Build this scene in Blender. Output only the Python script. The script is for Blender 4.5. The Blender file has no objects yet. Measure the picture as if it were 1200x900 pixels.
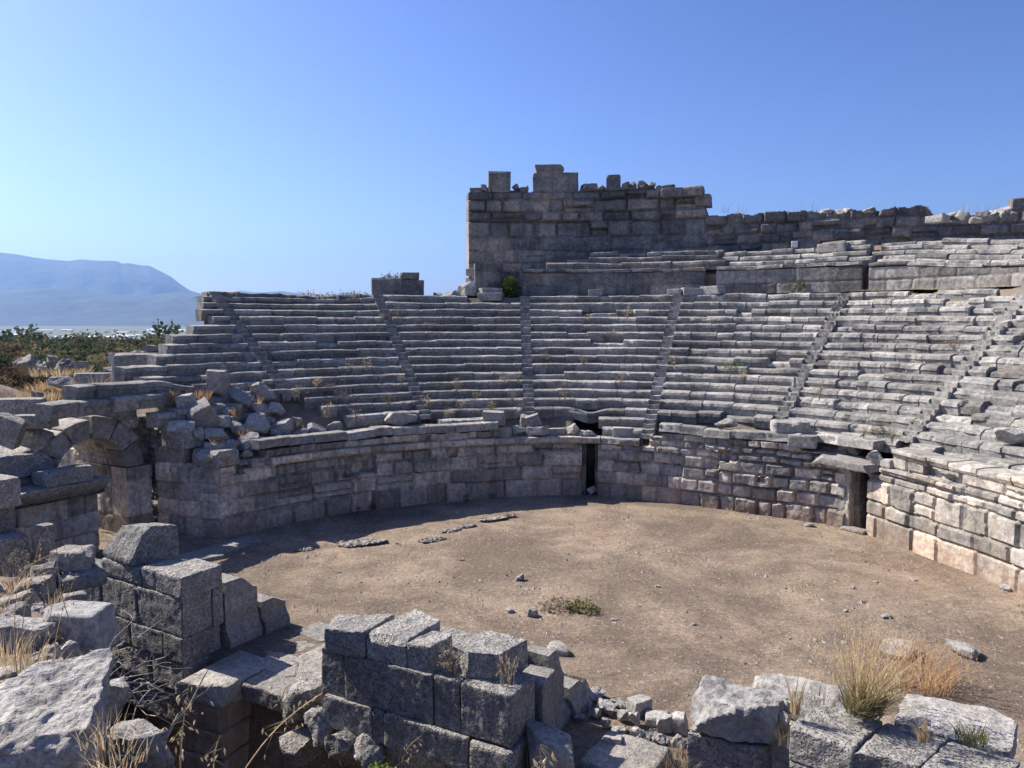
import bpy, math, random
import numpy as np
R_ = math.radians
scene = bpy.context.scene
COL = scene.collection
random.seed(4)
RG = np.random.default_rng(11)

# ------------------------------------------------------------------ camera model (phone camera, 8 units above the orchestra)
F, HY, H = 890.0, 376.0, 8.0
TH = math.atan((450 - HY) / F)
cT, sT = math.cos(TH), math.sin(TH)
def ray(x, y):
    X = (x - 600) / F; Y = (450 - y) / F
    return np.array([X, cT + Y * sT, Y * cT - sT])
def atz(x, y, z):
    r = ray(x, y); t = (z - H) / r[2]
    return np.array([r[0] * t, r[1] * t, z])
def atD(x, y, D):
    r = ray(x, y); t = D / r[1]
    return np.array([r[0] * t, D, H + r[2] * t])
CX, CY = 1.6, 20.8                       # centre of the cavea
def pol(phi, r):                          # phi in degrees, clockwise from +Y
    a = np.radians(phi)
    return CX + r * np.sin(a), CY + r * np.cos(a)
def phi_px(x, Rr, y=430):                 # angle at which a column of the picture meets the circle of radius Rr
    d = ray(x, y)[:2]; d = d / d[1]
    a = d @ d; b = -2 * (d[0] * CX + d[1] * CY); c = CX * CX + CY * CY - Rr * Rr
    t = (-b + math.sqrt(b * b - 4 * a * c)) / (2 * a)
    p = d * t
    return math.degrees(math.atan2(p[0] - CX, p[1] - CY))
_RP = np.array([-110, -62, -56, -48, -40, -32, -24, -15, -7, 1.5, 8, 16, 26, 35, 42, 50, 57, 65, 73, 80, 110])
_RV = np.array([13.8, 13.85, 13.65, 13.55, 13.35, 13.22, 13.2, 13.2, 13.4, 13.65, 13.7, 13.4, 13.15, 13.05, 13.2, 13.7, 13.85, 13.4, 13.15, 13.25, 13.5])
def R0(phi): return np.interp(phi, _RP, _RV)
def rowR(k, phi):
    w = max(0.0, 1 - k / 5.0)
    return 13.5 + .484 * k + w * (R0(phi) - 13.5)
def rowZ(k): return 2.7 + .392 * k
# stage frame: u along the stage wall, w towards the orchestra
OS = np.array([-7.8, 17.2]); E1 = np.array([.857, -.515]); E2 = np.array([.515, .857])
STA = math.atan2(-.515, .857)
def uw(u, w, z=0.0):
    p = OS + u * E1 + w * E2
    return np.array([p[0], p[1], z])
def to_uw(x, y):
    dx = x - OS[0]; dy = y - OS[1]
    return dx * E1[0] + dy * E1[1], dx * E2[0] + dy * E2[1]

# ------------------------------------------------------------------ noise
def vnoise(P, seed=0):
    P = np.asarray(P, float)
    i = np.floor(P).astype(np.int64); f = P - i
    u = f * f * (3 - 2 * f)
    out = np.zeros(P.shape[:-1])
    for dx in (0, 1):
        for dy in (0, 1):
            for dz in (0, 1):
                h = (i[..., 0] + dx) * 374761393 + (i[..., 1] + dy) * 668265263 + (i[..., 2] + dz) * 982451653 + seed * 1274126177
                h = (h ^ (h >> 13)) * 1274126177
                h = h ^ (h >> 16)
                v = (h & 0xffff) / 32767.5 - 1
                wx = u[..., 0] if dx else 1 - u[..., 0]
                wy = u[..., 1] if dy else 1 - u[..., 1]
                wz = u[..., 2] if dz else 1 - u[..., 2]
                out += v * wx * wy * wz
    return out
def fbm(P, octv=4, seed=0, gain=.5):
    P = np.asarray(P, float); a = 1; s = 0; t = 0
    for o in range(octv):
        s = s + a * vnoise(P * 2 ** o + 17.3 * o, seed + o); t += a; a *= gain
    return s / t
def n1(s, seed=0, octv=3):
    s = np.asarray(s, float)
    return fbm(np.stack([s, s * 0 + .37, s * 0 + .71], -1), octv, seed)
def hrand(ids, seed=0):
    h = np.asarray(ids).astype(np.int64) * 2654435761 + seed * 97531
    h = (h ^ (h >> 15)) * 2246822519; h = (h ^ (h >> 13)) * 3266489917; h = h ^ (h >> 16)
    return (h & 0xfffff) / 1048575.0
def sstep(a, b, x):
    t = np.clip((x - a) / (b - a), 0, 1); return t * t * (3 - 2 * t)

# ------------------------------------------------------------------ mesh and object helpers
def mesh(name, V, Fs, mat, tint=None, smooth=False, sharp=26):
    V = np.asarray(V, np.float32).reshape(-1, 3)
    me = bpy.data.meshes.new(name)
    if isinstance(Fs, np.ndarray):
        n = len(Fs); k = Fs.shape[1]
        idx = Fs.astype(np.int32).ravel(); st = np.arange(n, dtype=np.int32) * k
    else:
        idx = np.array([i for f in Fs for i in f], np.int32)
        st = np.cumsum([0] + [len(f) for f in Fs[:-1]]).astype(np.int32); n = len(Fs)
    me.vertices.add(len(V)); me.vertices.foreach_set('co', V.ravel())
    me.loops.add(len(idx)); me.loops.foreach_set('vertex_index', idx)
    me.polygons.add(n); me.polygons.foreach_set('loop_start', st)
    if tint is not None:
        at = me.attributes.new('tint', 'FLOAT', 'POINT')
        at.data.foreach_set('value', np.asarray(tint, np.float32).ravel())
    me.update(calc_edges=True); me.validate()
    me.polygons.foreach_set('use_smooth', np.ones(n, bool))
    if not smooth: me.set_sharp_from_angle(angle=R_(sharp))
    if mat: me.materials.append(mat)
    return me
def add(name, me, parent=None, loc=(0, 0, 0), rot=(0, 0, 0)):
    o = bpy.data.objects.new(name, me); COL.objects.link(o)
    o.location = loc; o.rotation_euler = rot
    if parent: o.parent = parent
    return o
def tag(o, label=None, cat=None, group=None, kind=None):
    if label: o['label'] = label
    if cat:
        o["category"] = cat
        if not kind: o["kind"] = "thing"
    if group: o['group'] = group
    if kind: o['kind'] = kind
    return o
def thing(name, label, cat, loc=(0, 0, 0), rz=0, group=None):
    o = add(name, None, None, loc, (0, 0, rz))
    o.empty_display_size = .2
    return tag(o, label, cat, group)

# ------------------------------------------------------------------ stone shapes
def box_grid(xs, ys, zs):
    nx, ny, nz = len(xs), len(ys), len(zs)
    surf = np.zeros((nx, ny, nz), bool)
    surf[0] = surf[-1] = True; surf[:, 0] = surf[:, -1] = True; surf[:, :, 0] = surf[:, :, -1] = True
    ids = -np.ones((nx, ny, nz), np.int64); ids[surf] = np.arange(surf.sum())
    g = np.stack(np.meshgrid(xs, ys, zs, indexing='ij'), -1)
    V = g[surf]; Fs = []
    def q(a, flip):
        f = np.stack([a[:-1, :-1], a[1:, :-1], a[1:, 1:], a[:-1, 1:]], -1).reshape(-1, 4)
        Fs.append(f[:, ::-1] if flip else f)
    q(ids[:, :, 0], True); q(ids[:, :, -1], False)
    q(ids[:, 0, :], False); q(ids[:, -1, :], True)
    q(ids[0], True); q(ids[-1], False)
    return V, np.concatenate(Fs)
def axis(l, b, res):
    n = max(1, int(round((l - 2 * b) / res)))
    return np.concatenate([[0], np.linspace(b, l - b, n + 1), [l]])
def block_geo(l, w, h, seed=0, res=.08, bevel=.03, rough=.012, chips=3, warp=.03, chipsize=.12, lump=0.0, taper=0.0, **_):
    b = min(bevel, .3 * min(l, w, h))
    V, Fs = box_grid(axis(l, b, res), axis(w, b, res), axis(h, b, res))
    L = np.array([l, w, h])
    inn = np.clip(V, b, L - b); d = V - inn
    n = np.linalg.norm(d, axis=1, keepdims=True); n[n == 0] = 1
    V = inn + d / n * b
    V = V - np.array([l / 2, w / 2, 0])
    rs = np.random.default_rng(seed + 100)
    # skew and warp so that no block is a true box
    V[:, 2] += (V[:, 2] / h) * (V[:, 0] / l * rs.normal(0, warp) + V[:, 1] / w * rs.normal(0, warp))
    V[:, 0] += V[:, 1] / w * rs.normal(0, warp) + (V[:, 2] / h - .5) * rs.normal(0, warp)
    V[:, 1] += V[:, 0] / l * rs.normal(0, warp)
    if taper:
        V[:, :2] *= (1 - taper * (V[:, 2:3] / h))
    for c in range(chips):                      # broken corners and arrises
        s = rs.choice([-1, 1], 3).astype(float)
        nn = s * rs.uniform(.25, 1, 3)
        if rs.random() < .5: nn[rs.integers(3)] *= .08
        nn /= np.linalg.norm(nn)
        Cc = np.array([s[0] * l / 2, s[1] * w / 2, h if s[2] > 0 else 0])
        if s[2] < 0: continue
        dd = V @ nn - (Cc @ nn - rs.uniform(.3, 1) * chipsize)
        m = dd > 0
        V[m] -= nn * dd[m][:, None]
    off = rs.uniform(-50, 50, 3)
    if lump:
        V += np.stack([fbm(V * 1.6 / max(.4, min(l, w, h)) + off + q * 9, 3, seed + q) for q in range(3)], -1) * lump
    if rough:
        V += np.stack([fbm(V * 5 + off + q * 7, 4, seed + q, .6) for q in range(3)], -1) * rough
    return V, Fs
def boulder_geo(l, w, h, seed=0, res=None, planes=12, rough=.03, sph=.55, **_):
    res = res or max(.05, min(l, w, h) / 9)
    V, Fs = box_grid(*(np.linspace(-1, 1, max(5, int(q / res) + 1)) for q in (l, w, h)))
    r = np.linalg.norm(V, axis=1, keepdims=True)
    V = V * (1 - sph) + V / r * sph * 1.15
    rs = np.random.default_rng(seed + 500)
    for c in range(planes):
        nn = rs.normal(0, 1, 3); nn /= np.linalg.norm(nn)
        dd = V @ nn - rs.uniform(.55, .95)
        m = dd > 0; V[m] -= nn * dd[m][:, None]
    V -= (V.max(0) + V.min(0)) / 2
    V /= np.abs(V).max(0)
    V *= np.array([l, w, h]) / 2
    off = rs.uniform(-50, 50, 3); sc = min(l, w, h)
    V += np.stack([fbm(V * 2.2 / sc + off + q * 9, 5, seed + q, .6) for q in range(3)], -1) * rough * 2.2
    V[:, 2] -= V[:, 2].min()
    return V, Fs
def grid_faces(n, m):
    a = np.arange(n * m).reshape(n, m)
    return np.stack([a[:-1, :-1], a[1:, :-1], a[1:, 1:], a[:-1, 1:]], -1).reshape(-1, 4)

def wall_sheet(pathf, Ls, z0, z1, ztop, courses, res, thick, seed, wid=(.7, 1.5), groove=.055, offs=.03,
               rough=.02, holes=(), wavy=.035, split=.15, extra=None, tintamp=.42, zbot=None):
    """Solid wall: coursed, jointed face in relief, ragged top and ends. pathf(s) -> x, y, nx, ny."""
    n = int(Ls / res) + 2; m = int((z1 - z0) / res) + 2
    s = np.linspace(0, Ls, n); z = np.linspace(z0, z1, m)
    S, Z = np.meshgrid(s, z, indexing='ij')
    rs = np.random.default_rng(seed)
    Zw = Z + wavy * fbm(np.stack([S * .7, Z * .3, S * 0], -1), 3, seed)
    Sw = S + wavy * fbm(np.stack([S * 1.1, Z * 1.4, S * 0 + 5], -1), 3, seed + 3)
    ci = np.searchsorted(np.asarray(courses), Zw)
    ids = np.zeros_like(ci)
    for c in range(len(courses) + 1):
        cuts = np.cumsum(rs.uniform(wid[0], wid[1], int(Ls / wid[0]) + 3)) - rs.uniform(0, wid[0])
        mm = ci == c
        j = np.searchsorted(cuts, Sw[mm])
        bid = c * 1000 + j
        lo = courses[c - 1] if c > 0 else z0; hi = courses[c] if c < len(courses) else z1
        fr = (Zw[mm] - lo) / max(.1, hi - lo)
        r = hrand(bid, seed)
        sub = (r < split) & (fr > .35 + 1.5 * r)
        ids[mm] = bid + 500 * sub
    e = np.zeros_like(ids, bool)
    e[:-1] |= ids[:-1] != ids[1:]; e[1:] |= False
    e[:, :-1] |= ids[:, :-1] != ids[:, 1:]
    g = e.astype(float)
    gb = g.copy(); gb[1:] += g[:-1] * .5; gb[:-1] += g[1:] * .5; gb[:, 1:] += g[:, :-1] * .5; gb[:, :-1] += g[:, 1:] * .5
    gb = np.minimum(gb, 1)
    wear = .5 + .9 * np.clip(fbm(np.stack([S * .5, Z * .5, S * 0 + 9], -1), 2, seed + 5) + .35, 0, 1)
    dep = (hrand(ids, seed + 1) - .5) * 2 * offs - groove * gb * wear
    dep += rough * fbm(np.stack([S * 4, Z * 4, S * 0], -1), 4, seed + 7, .65)
    tint = (hrand(ids, seed + 2) - .5) * 2 * tintamp
    for (sa, sb, za, zb, d) in holes:
        wob = .09 * fbm(np.stack([S * 3, Z * 3, S * 0 + 2], -1), 2, seed + 8)
        mm = (S > sa + wob) & (S < sb + wob) & (Z > za + wob) & (Z < zb + wob)
        dep[mm] = -d + .12 * fbm(np.stack([S * 5, Z * 5, S * 0], -1), 3, seed + 9)[mm]
    if extra is not None: dep, tint = extra(S, Z, dep, tint)
    x, y, nx, ny = pathf(S)
    zt = ztop(s)[:, None] if callable(ztop) else np.full((n, 1), ztop)
    keep = Z <= zt + 1e-6
    if zbot is not None: keep &= Z >= zbot(s)[:, None] - 1e-6
    fv = np.stack([x + nx * dep, y + ny * dep, Z], -1)
    bd = -thick + .05 * fbm(np.stack([S * 2, Z * 2, S * 0 + 30], -1), 2, seed + 11)
    bv = np.stack([x + nx * bd, y + ny * bd, Z], -1)
    N = n * m
    idx = np.arange(N).reshape(n, m)
    Q = keep[:-1, :-1] & keep[1:, :-1] & keep[1:, 1:] & keep[:-1, 1:]
    a, b, c_, d_ = idx[:-1, :-1][Q], idx[1:, :-1][Q], idx[1:, 1:][Q], idx[:-1, 1:][Q]
    front = np.stack([a, b, c_, d_], -1); back = np.stack([d_, c_, b, a], -1) + N
    Qp = np.pad(Q, 1)
    sides = []
    up = Qp[1:-1, 1:]; dn = Qp[1:-1, :-1]           # edges along s
    mm = up != dn
    ea, eb = idx[:-1, :][mm], idx[1:, :][mm]
    sides.append(np.stack([ea, eb, eb + N, ea + N], -1))
    rt = Qp[1:, 1:-1]; lf = Qp[:-1, 1:-1]
    mm = rt != lf
    ea, eb = idx[:, :-1][mm], idx[:, 1:][mm]
    sides.append(np.stack([ea, eb, eb + N, ea + N], -1))
    Fs = np.concatenate([front, back] + sides)
    V = np.concatenate([fv.reshape(-1, 3), bv.reshape(-1, 3)])
    T = np.concatenate([tint.ravel(), tint.ravel()])
    used = np.unique(Fs); remap = np.zeros(2 * N, np.int64); remap[used] = np.arange(len(used))
    return V[used], remap[Fs], T[used]
def arc_path(phi0, dphi_per_s, rf):
    def f(S):
        ph = phi0 + S * dphi_per_s
        r = rf(ph); a = np.radians(ph)
        return CX + r * np.sin(a), CY + r * np.cos(a), -np.sin(a), -np.cos(a)
    return f
def line_path(p, q):
    p = np.asarray(p[:2]); q = np.asarray(q[:2]); d = (q - p) / np.linalg.norm(q - p)
    def f(S): return p[0] + d[0] * S, p[1] + d[1] * S, S * 0 + d[1], S * 0 - d[0]
    return f, float(np.linalg.norm(q - p))

# profile swept round the cavea, cut into blocks by joints; one connected mesh
PROF_SEAT = [(.66, .035), (.30, .03), (.07, .004), (.014, -.014), (.0, -.05), (.004, -.185), (.085, -.205), (.095, -.37), (.13, -.50), (.64, -.52)]
PROF_SLAB = [(.75, -.02), (.35, 0), (.04, 0), (.0, -.03), (-.0, -.18), (.02, -.33), (.3, -.36), (.75, -.36)]
def sweep(rf, z, phi0, phi1, prof, seed, step=.13, blk=(.8, 1.7), wear=.3, dj=.025, zj=.015, amp=.014, joint=.035, zf=None, miss=0.0):
    rm = float(rf(.5 * (phi0 + phi1)))
    k = math.degrees(1) / rm
    L = (phi1 - phi0) / k
    rs = np.random.default_rng(seed)
    P, bl, gr = [], [], []
    s = 0.0; b = 0
    while s < L - .15:
        e = min(L, s + rs.uniform(*blk))
        if L - e < .4: e = L
        nn = max(2, int((e - s) / step))
        st = np.linspace(s + .02, e - .02, nn + 1)
        P += [s + .006] + list(st) + [e - .006]
        bl += [b] * (nn + 3); gr += [1] + [0] * (nn + 1) + [1]
        s = e; b += 1
    P = np.array(P); bl = np.array(bl); gr = np.array(gr, float)
    if len(gr) > 2: gr[0] = gr[-1] = 0
    pr = np.array(prof)
    n, m = len(P), len(pr)
    dr = np.repeat(pr[None, :, 0], n, 0); dz = np.repeat(pr[None, :, 1], n, 0)
    o_r = rs.normal(0, dj, b); o_z = rs.normal(0, zj, b); tl = rs.normal(0, zj * .8, b)
    mk = rs.random(b) < miss; o_r = o_r + mk * rs.uniform(.06, .24, b); o_z = o_z - mk * rs.uniform(.05, .2, b)
    mid = np.array([P[bl == q].mean() for q in range(b)])
    dr += (o_r[bl] + (P - mid[bl]) * rs.normal(0, dj * .5, b)[bl])[:, None]
    dz += (o_z[bl] + (P - mid[bl]) * tl[bl])[:, None]
    dr += joint * gr[:, None]; dz[:, :4] -= joint * .3 * gr[:, None]
    # worn and chipped lips
    w1 = np.clip(n1(P * .9 + seed * 3.1, seed, 4) + wear - .12, 0, 1)
    w2 = np.clip(n1(P * 4.1 + seed * 1.7, seed + 4, 3) + wear - .35, 0, 1)
    ww = w1 * .22 + w2 * .18
    fac = np.zeros(m); fac[2] = .8; fac[3] = 1; fac[4] = .9; fac[5] = .45 if m > 8 else 0
    dr += ww[:, None] * fac[None]
    fz = np.zeros(m); fz[2] = -.35; fz[3] = -.6; fz[4] = -.25; fz[1] = -.1
    dz += ww[:, None] * fz[None]
    ph = phi0 + P * k
    r = rf(ph)[:, None] + dr
    zz = (z if zf is None else z + zf(ph)[:, None]) + dz
    a = np.radians(ph)[:, None]
    V = np.stack([CX + r * np.sin(a), CY + r * np.cos(a), zz], -1)
    V += np.stack([fbm(V * 3.5 + q * 11, 3, seed + q) for q in range(3)], -1) * amp
    Fs = [tuple(f) for f in grid_faces(n, m)]
    Fs.append(tuple(range(m))); Fs.append(tuple((n - 1) * m + q for q in range(m - 1, -1, -1)))
    tint = np.repeat(rs.normal(0, .17, b)[bl][:, None], m, 1).ravel()
    return V.reshape(-1, 3), Fs, tint
HAZE_D = 5.2e-5; SKY_S = .12; SKY_ALT = 100; SKY_AIR = 1.0; SKY_DUST = 1.1; SKY_OZ = 2.5; SKY_TINT = (2.9, 2.8, 3.6, 1); SKY_GAMMA = 1.5; SUN_S = 5.0; EXPO = .93
# ------------------------------------------------------------------ materials
class NT:
    def __init__(s, name):
        s.m = bpy.data.materials.new(name); s.m.use_nodes = True
        s.t = s.m.node_tree; s.t.nodes.clear()
        s.out = s.n('ShaderNodeOutputMaterial')
    def n(s, typ, **kw):
        x = s.t.nodes.new(typ)
        for k, v in kw.items(): setattr(x, k, v)
        return x
    def l(s, a, b): s.t.links.new(a, b)
    def val(s, sock, v):
        if hasattr(v, 'links') or isinstance(v, bpy.types.NodeSocket): s.l(v, sock)
        else: sock.default_value = v
    def noise(s, vec, scale, detail=4, rough=.55, dist=0.0):
        x = s.n('ShaderNodeTexNoise'); s.l(vec, x.inputs['Vector'])
        x.inputs['Scale'].default_value = scale; x.inputs['Detail'].default_value = detail
        x.inputs['Roughness'].default_value = rough; x.inputs['Distortion'].default_value = dist
        return x.outputs['Fac']
    def vor(s, vec, scale, feature='F1', rand=1.0):
        x = s.n('ShaderNodeTexVoronoi', feature=feature); s.l(vec, x.inputs['Vector'])
        x.inputs['Scale'].default_value = scale; x.inputs['Randomness'].default_value = rand
        return x.outputs['Distance']
    def rng(s, v, a, b, c=0.0, d=1.0):
        x = s.n('ShaderNodeMapRange'); s.l(v, x.inputs[0])
        for i, q in enumerate((a, b, c, d)): x.inputs[i + 1].default_value = q
        return x.outputs[0]
    def math(s, op, a, b=0.0):
        x = s.n('ShaderNodeMath', operation=op); s.val(x.inputs[0], a); s.val(x.inputs[1], b); return x.outputs[0]
    def mix(s, f, a, b, blend='MIX'):
        x = s.n('ShaderNodeMix', data_type='RGBA', blend_type=blend)
        s.val(x.inputs[0], f)
        for i, q in ((6, a), (7, b)):
            if isinstance(q, bpy.types.NodeSocket): s.l(q, x.inputs[i])
            else: x.inputs[i].default_value = (*q, 1)
        return x.outputs[2]
    def scalevec(s, vec, sx, sy, sz):
        x = s.n('ShaderNodeVectorMath', operation='MULTIPLY'); s.l(vec, x.inputs[0]); x.inputs[1].default_value = (sx, sy, sz)
        return x.outputs[0]
    def bump(s, h, strength, dist, prev=None):
        x = s.n('ShaderNodeBump'); s.l(h, x.inputs['Height'])
        x.inputs['Strength'].default_value = strength; x.inputs['Distance'].default_value = dist
        if prev: s.l(prev, x.inputs['Normal'])
        return x.outputs[0]
    def bsdf(s, col, rough=.9, nrm=None, spec=.25, trans=0.0):
        x = s.n('ShaderNodeBsdfPrincipled')
        s.val(x.inputs['Base Color'], col if isinstance(col, bpy.types.NodeSocket) else (*col, 1))
        x.inputs['Roughness'].default_value = rough
        x.inputs['Specular IOR Level'].default_value = spec
        if nrm: s.l(nrm, x.inputs['Normal'])
        s.l(x.outputs[0], s.out.inputs['Surface'])
        return x

def coords(t, rnd=True):
    tc = t.n('ShaderNodeTexCoord').outputs['Object']
    if not rnd: return tc
    oi = t.n('ShaderNodeObjectInfo').outputs['Random']
    x = t.n('ShaderNodeVectorMath', operation='ADD'); t.l(tc, x.inputs[0])
    c = t.n('ShaderNodeCombineXYZ'); m = t.math('MULTIPLY', oi, 40.0)
    t.l(m, c.inputs[0]); t.l(m, c.inputs[1]); t.l(m, c.inputs[2]); t.l(c.outputs[0], x.inputs[1])
    return x.outputs[0]

def stone(name, dark=(.13, .13, .13), light=(.27, .262, .25), warm=(.30, .24, .18), warmamt=.25, lichen=.35, crust=.4, streak=0.0,
          soil=0.0, scale=1.0, bump=.6, pits=.5, soilcol=(.35, .21, .125), objvar=True, huevar=.0, lichcol=(.46, .46, .44)):
    t = NT(name); P = coords(t)
    n1_ = t.noise(P, .9 * scale, 6, .6)
    col = t.mix(t.rng(n1_, .33, .67), dark, light)
    w = t.rng(t.noise(P, .55 * scale, 4, .6, .6), .5, .72, 0, warmamt)
    col = t.mix(w, col, warm)
    n2 = t.noise(P, 7 * scale, 8, .72)
    col = t.mix(.75, col, t.mix(t.rng(n2, .32, .68), (.38, .38, .38), (1.6, 1.6, 1.6)), 'MULTIPLY')
    if crust:       # black weathering crust in cloudy patches
        cr = t.rng(t.noise(P, 1.7 * scale, 9, .68, .3), .5, .68, 0, crust)
        col = t.mix(cr, col, (.065, .065, .068))
    if streak:      # water streaks down the face
        sv = t.scalevec(P, 3.2, 3.2, .32)
        st = t.rng(t.noise(sv, 1.0, 5, .6), .52, .70, 0, streak)
        col = t.mix(st, col, (.075, .072, .072))
    if lichen:
        l1 = t.rng(t.noise(P, 4.3 * scale, 10, .7, .2), .60, .70, 0, lichen)
        col = t.mix(l1, col, lichcol)
        l2 = t.rng(t.noise(P, 17 * scale, 4, .6), .64, .72, 0, lichen)
        col = t.mix(l2, col, lichcol)
    if soil:        # red earth stain low on the wall
        g = t.n('ShaderNodeNewGeometry').outputs['Position']
        sp = t.n('ShaderNodeSeparateXYZ'); t.l(g, sp.inputs[0])
        hh = t.math('ADD', sp.outputs[2], t.math('MULTIPLY', t.math('SUBTRACT', t.noise(g, 1.3, 8, .72), .5), -3.4))
        col = t.mix(t.rng(hh, 1.0, .1, 0, soil), col, soilcol)
    at = t.n('ShaderNodeAttribute', attribute_name='tint').outputs['Fac']
    if huevar: col = t.mix(t.rng(at, .0, .5, 0, huevar), col, t.mix(1.0, col, (1.35, 1.05, .78), 'MULTIPLY'))
    col = t.mix(1.0, col, t.mix(t.rng(at, -.5, .5), (.5, .5, .5), (1.5, 1.5, 1.5)), 'MULTIPLY')
    if objvar:
        oi = t.n('ShaderNodeObjectInfo').outputs['Random']
        col = t.mix(1.0, col, t.mix(oi, (.82, .82, .82), (1.16, 1.15, 1.12)), 'MULTIPLY')
    b = None
    b = t.bump(t.noise(P, 9 * scale, 8, .7), bump, .06 / scale)
    if pits:
        wv = t.n('ShaderNodeVectorMath', operation='ADD'); t.l(P, wv.inputs[0])
        nn = t.n('ShaderNodeTexNoise'); t.l(P, nn.inputs['Vector']); nn.inputs['Scale'].default_value = 6 * scale
        t.l(t.scalevec(nn.outputs['Color'], .12, .12, .12), wv.inputs[1])
        pv = t.rng(t.vor(wv.outputs[0], 11 * scale), .05, .5)
        pk = t.math('MULTIPLY', pv, t.rng(t.noise(P, 2.2 * scale, 4, .6), .30, .52))
        col = t.mix(pits * .8, col, t.mix(pk, (.72, .72, .72), (1.30, 1.29, 1.27)), 'MULTIPLY')
        b = t.bump(pk, pits, .07 / scale, b)
        b = t.bump(t.noise(P, 40 * scale, 4, .65), pits * .7, .02 / scale, b)
    t.bsdf(col, .92, b)
    return t.m

M = {}
M['seat'] = stone('limestone_seats', (.20, .197, .188), (.355, .345, .32), lichen=.6, crust=.65, scale=1.0, bump=.7, pits=.0)
M['podium'] = stone('limestone_podium', (.34, .325, .295), (.54, .505, .45), warm=(.46, .34, .23), warmamt=.5, lichen=.35, crust=.5, streak=.6, soil=.5, huevar=.35, scale=.8, bump=.6, pits=0)
M['podium_left'] = stone('limestone_podium_shaded', (.35, .33, .295), (.54, .50, .44), warm=(.50, .38, .27), warmamt=.5, lichen=.3, crust=.55, streak=.6, soil=.35, huevar=.35, scale=.8, bump=.6, pits=0)
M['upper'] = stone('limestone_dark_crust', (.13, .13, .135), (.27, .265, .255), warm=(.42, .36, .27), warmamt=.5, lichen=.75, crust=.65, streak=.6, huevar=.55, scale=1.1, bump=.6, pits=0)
M['dado'] = stone('limestone_dado', (.20, .19, .18), (.34, .32, .29), lichen=.4, crust=.5, streak=.5, scale=.8, bump=.5, pits=0)
M['ashlar'] = stone('limestone_pecked', (.22, .215, .205), (.33, .32, .305), warmamt=.15, lichen=.3, crust=.22, scale=1.7, bump=.9, pits=1.0)
M['smooth'] = stone('limestone_dressed', (.20, .195, .185), (.31, .295, .275), warmamt=.2, lichen=.2, crust=.3, streak=.2, scale=1.5, bump=.5, pits=.3)
M['rubble'] = stone('limestone_rubble', (.24, .236, .225), (.39, .378, .36), warmamt=.25, lichen=.45, crust=.25, scale=1.5, bump=.6, pits=.25)
M['boulder'] = stone('limestone_weathered', (.24, .23, .215), (.42, .405, .385), warm=(.36, .29, .22), warmamt=.35, lichen=.4, crust=.35, scale=2.2, bump=1.1, pits=.5, lichcol=(.52, .51, .48))
M['slab'] = stone('limestone_paving', (.20, .19, .18), (.33, .31, .28), warmamt=.35, lichen=.35, crust=.25, scale=1.3, bump=.6, pits=.3)

def dirt(name, a, b, c, pebble=.5):
    t = NT(name); P = coords(t, False)
    col = t.mix(t.rng(t.noise(P, .22, 6, .62, .4), .36, .64), a, b)
    col = t.mix(t.rng(t.noise(P, .09, 5, .6), .56, .74, 0, .75), col, c)
    col = t.mix(t.rng(t.noise(P, .8, 8, .7), .52, .72, 0, .6), col, (a[0] * .62, a[1] * .62, a[2] * .62))
    col = t.mix(.8, col, t.mix(t.rng(t.noise(P, 9, 8, .75), .25, .75), (.5, .5, .5), (1.45, 1.45, 1.45)), 'MULTIPLY')
    sp = t.rng(t.noise(P, 14, 3, .5), .69, .73, 0, pebble)
    col = t.mix(sp, col, (.42, .38, .33))
    b_ = t.bump(t.noise(P, 3, 8, .7), .6, .12)
    b_ = t.bump(t.noise(P, 22, 5, .7), .7, .03, b_)
    t.bsdf(col, .95, b_, .15)
    return t.m
M['dirt'] = dirt('dry_earth', (.205, .155, .115), (.30, .235, .175), (.36, .24, .15))
M['bank'] = dirt('stony_earth', (.15, .125, .10), (.25, .21, .165), (.27, .20, .135), .8)

def terrain_mat():
    t = NT('ground_cover'); P = coords(t, False)
    sp = t.n('ShaderNodeSeparateXYZ'); t.l(P, sp.inputs[0])
    # orchestra earth near, dry scrub beyond, fields on the plain
    col = t.mix(t.rng(t.noise(P, .22, 7, .68, .6), .41, .60), (.175, .137, .104), (.33, .26, .192))
    col = t.mix(t.rng(t.noise(P, .10, 5, .6), .55, .72, 0, .8), col, (.40, .275, .175))
    col = t.mix(t.rng(t.noise(P, .8, 8, .72), .46, .66, 0, .75), col, (.135, .105, .08))
    col = t.mix(.8, col, t.mix(t.rng(t.noise(P, 8, 9, .8), .3, .7), (.4, .4, .4), (1.55, 1.55, 1.55)), 'MULTIPLY')
    col = t.mix(t.rng(t.noise(P, 9, 3, .5), .64, .70, 0, .8), col, (.44, .40, .34))
    col = t.mix(.7, col, t.mix(t.rng(t.noise(P, 26, 4, .7), .3, .7), (.45, .45, .45), (1.6, 1.6, 1.6)), 'MULTIPLY')
    col = t.mix(t.rng(t.noise(P, 1.9, 9, .75, .4), .58, .70, 0, .55), col, (.36, .305, .24))
    scrub = t.mix(t.rng(t.noise(P, .12, 8, .65), .40, .62), (.17, .13, .085), (.07, .08, .04))
    fields = t.mix(t.rng(t.vor(t.scalevec(P, .004, .010, 1), 1.0), .1, .6), (.21, .20, .15), (.13, .145, .095))
    ln = t.n('ShaderNodeVectorMath', operation='LENGTH'); t.l(t.scalevec(P, 1, 1, 0), ln.inputs[0])
    d = ln.outputs['Value']
    col = t.mix(t.rng(d, 46, 56), col, scrub)
    col = t.mix(t.rng(d, 900, 1500), col, fields)
    b_ = t.bump(t.noise(P, 3, 8, .7), .6, .10)
    b_ = t.bump(t.noise(P, 24, 5, .72), .7, .03, b_)
    t.bsdf(col, .95, b_, .15)
    return t.m
M['ground'] = terrain_mat()

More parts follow.
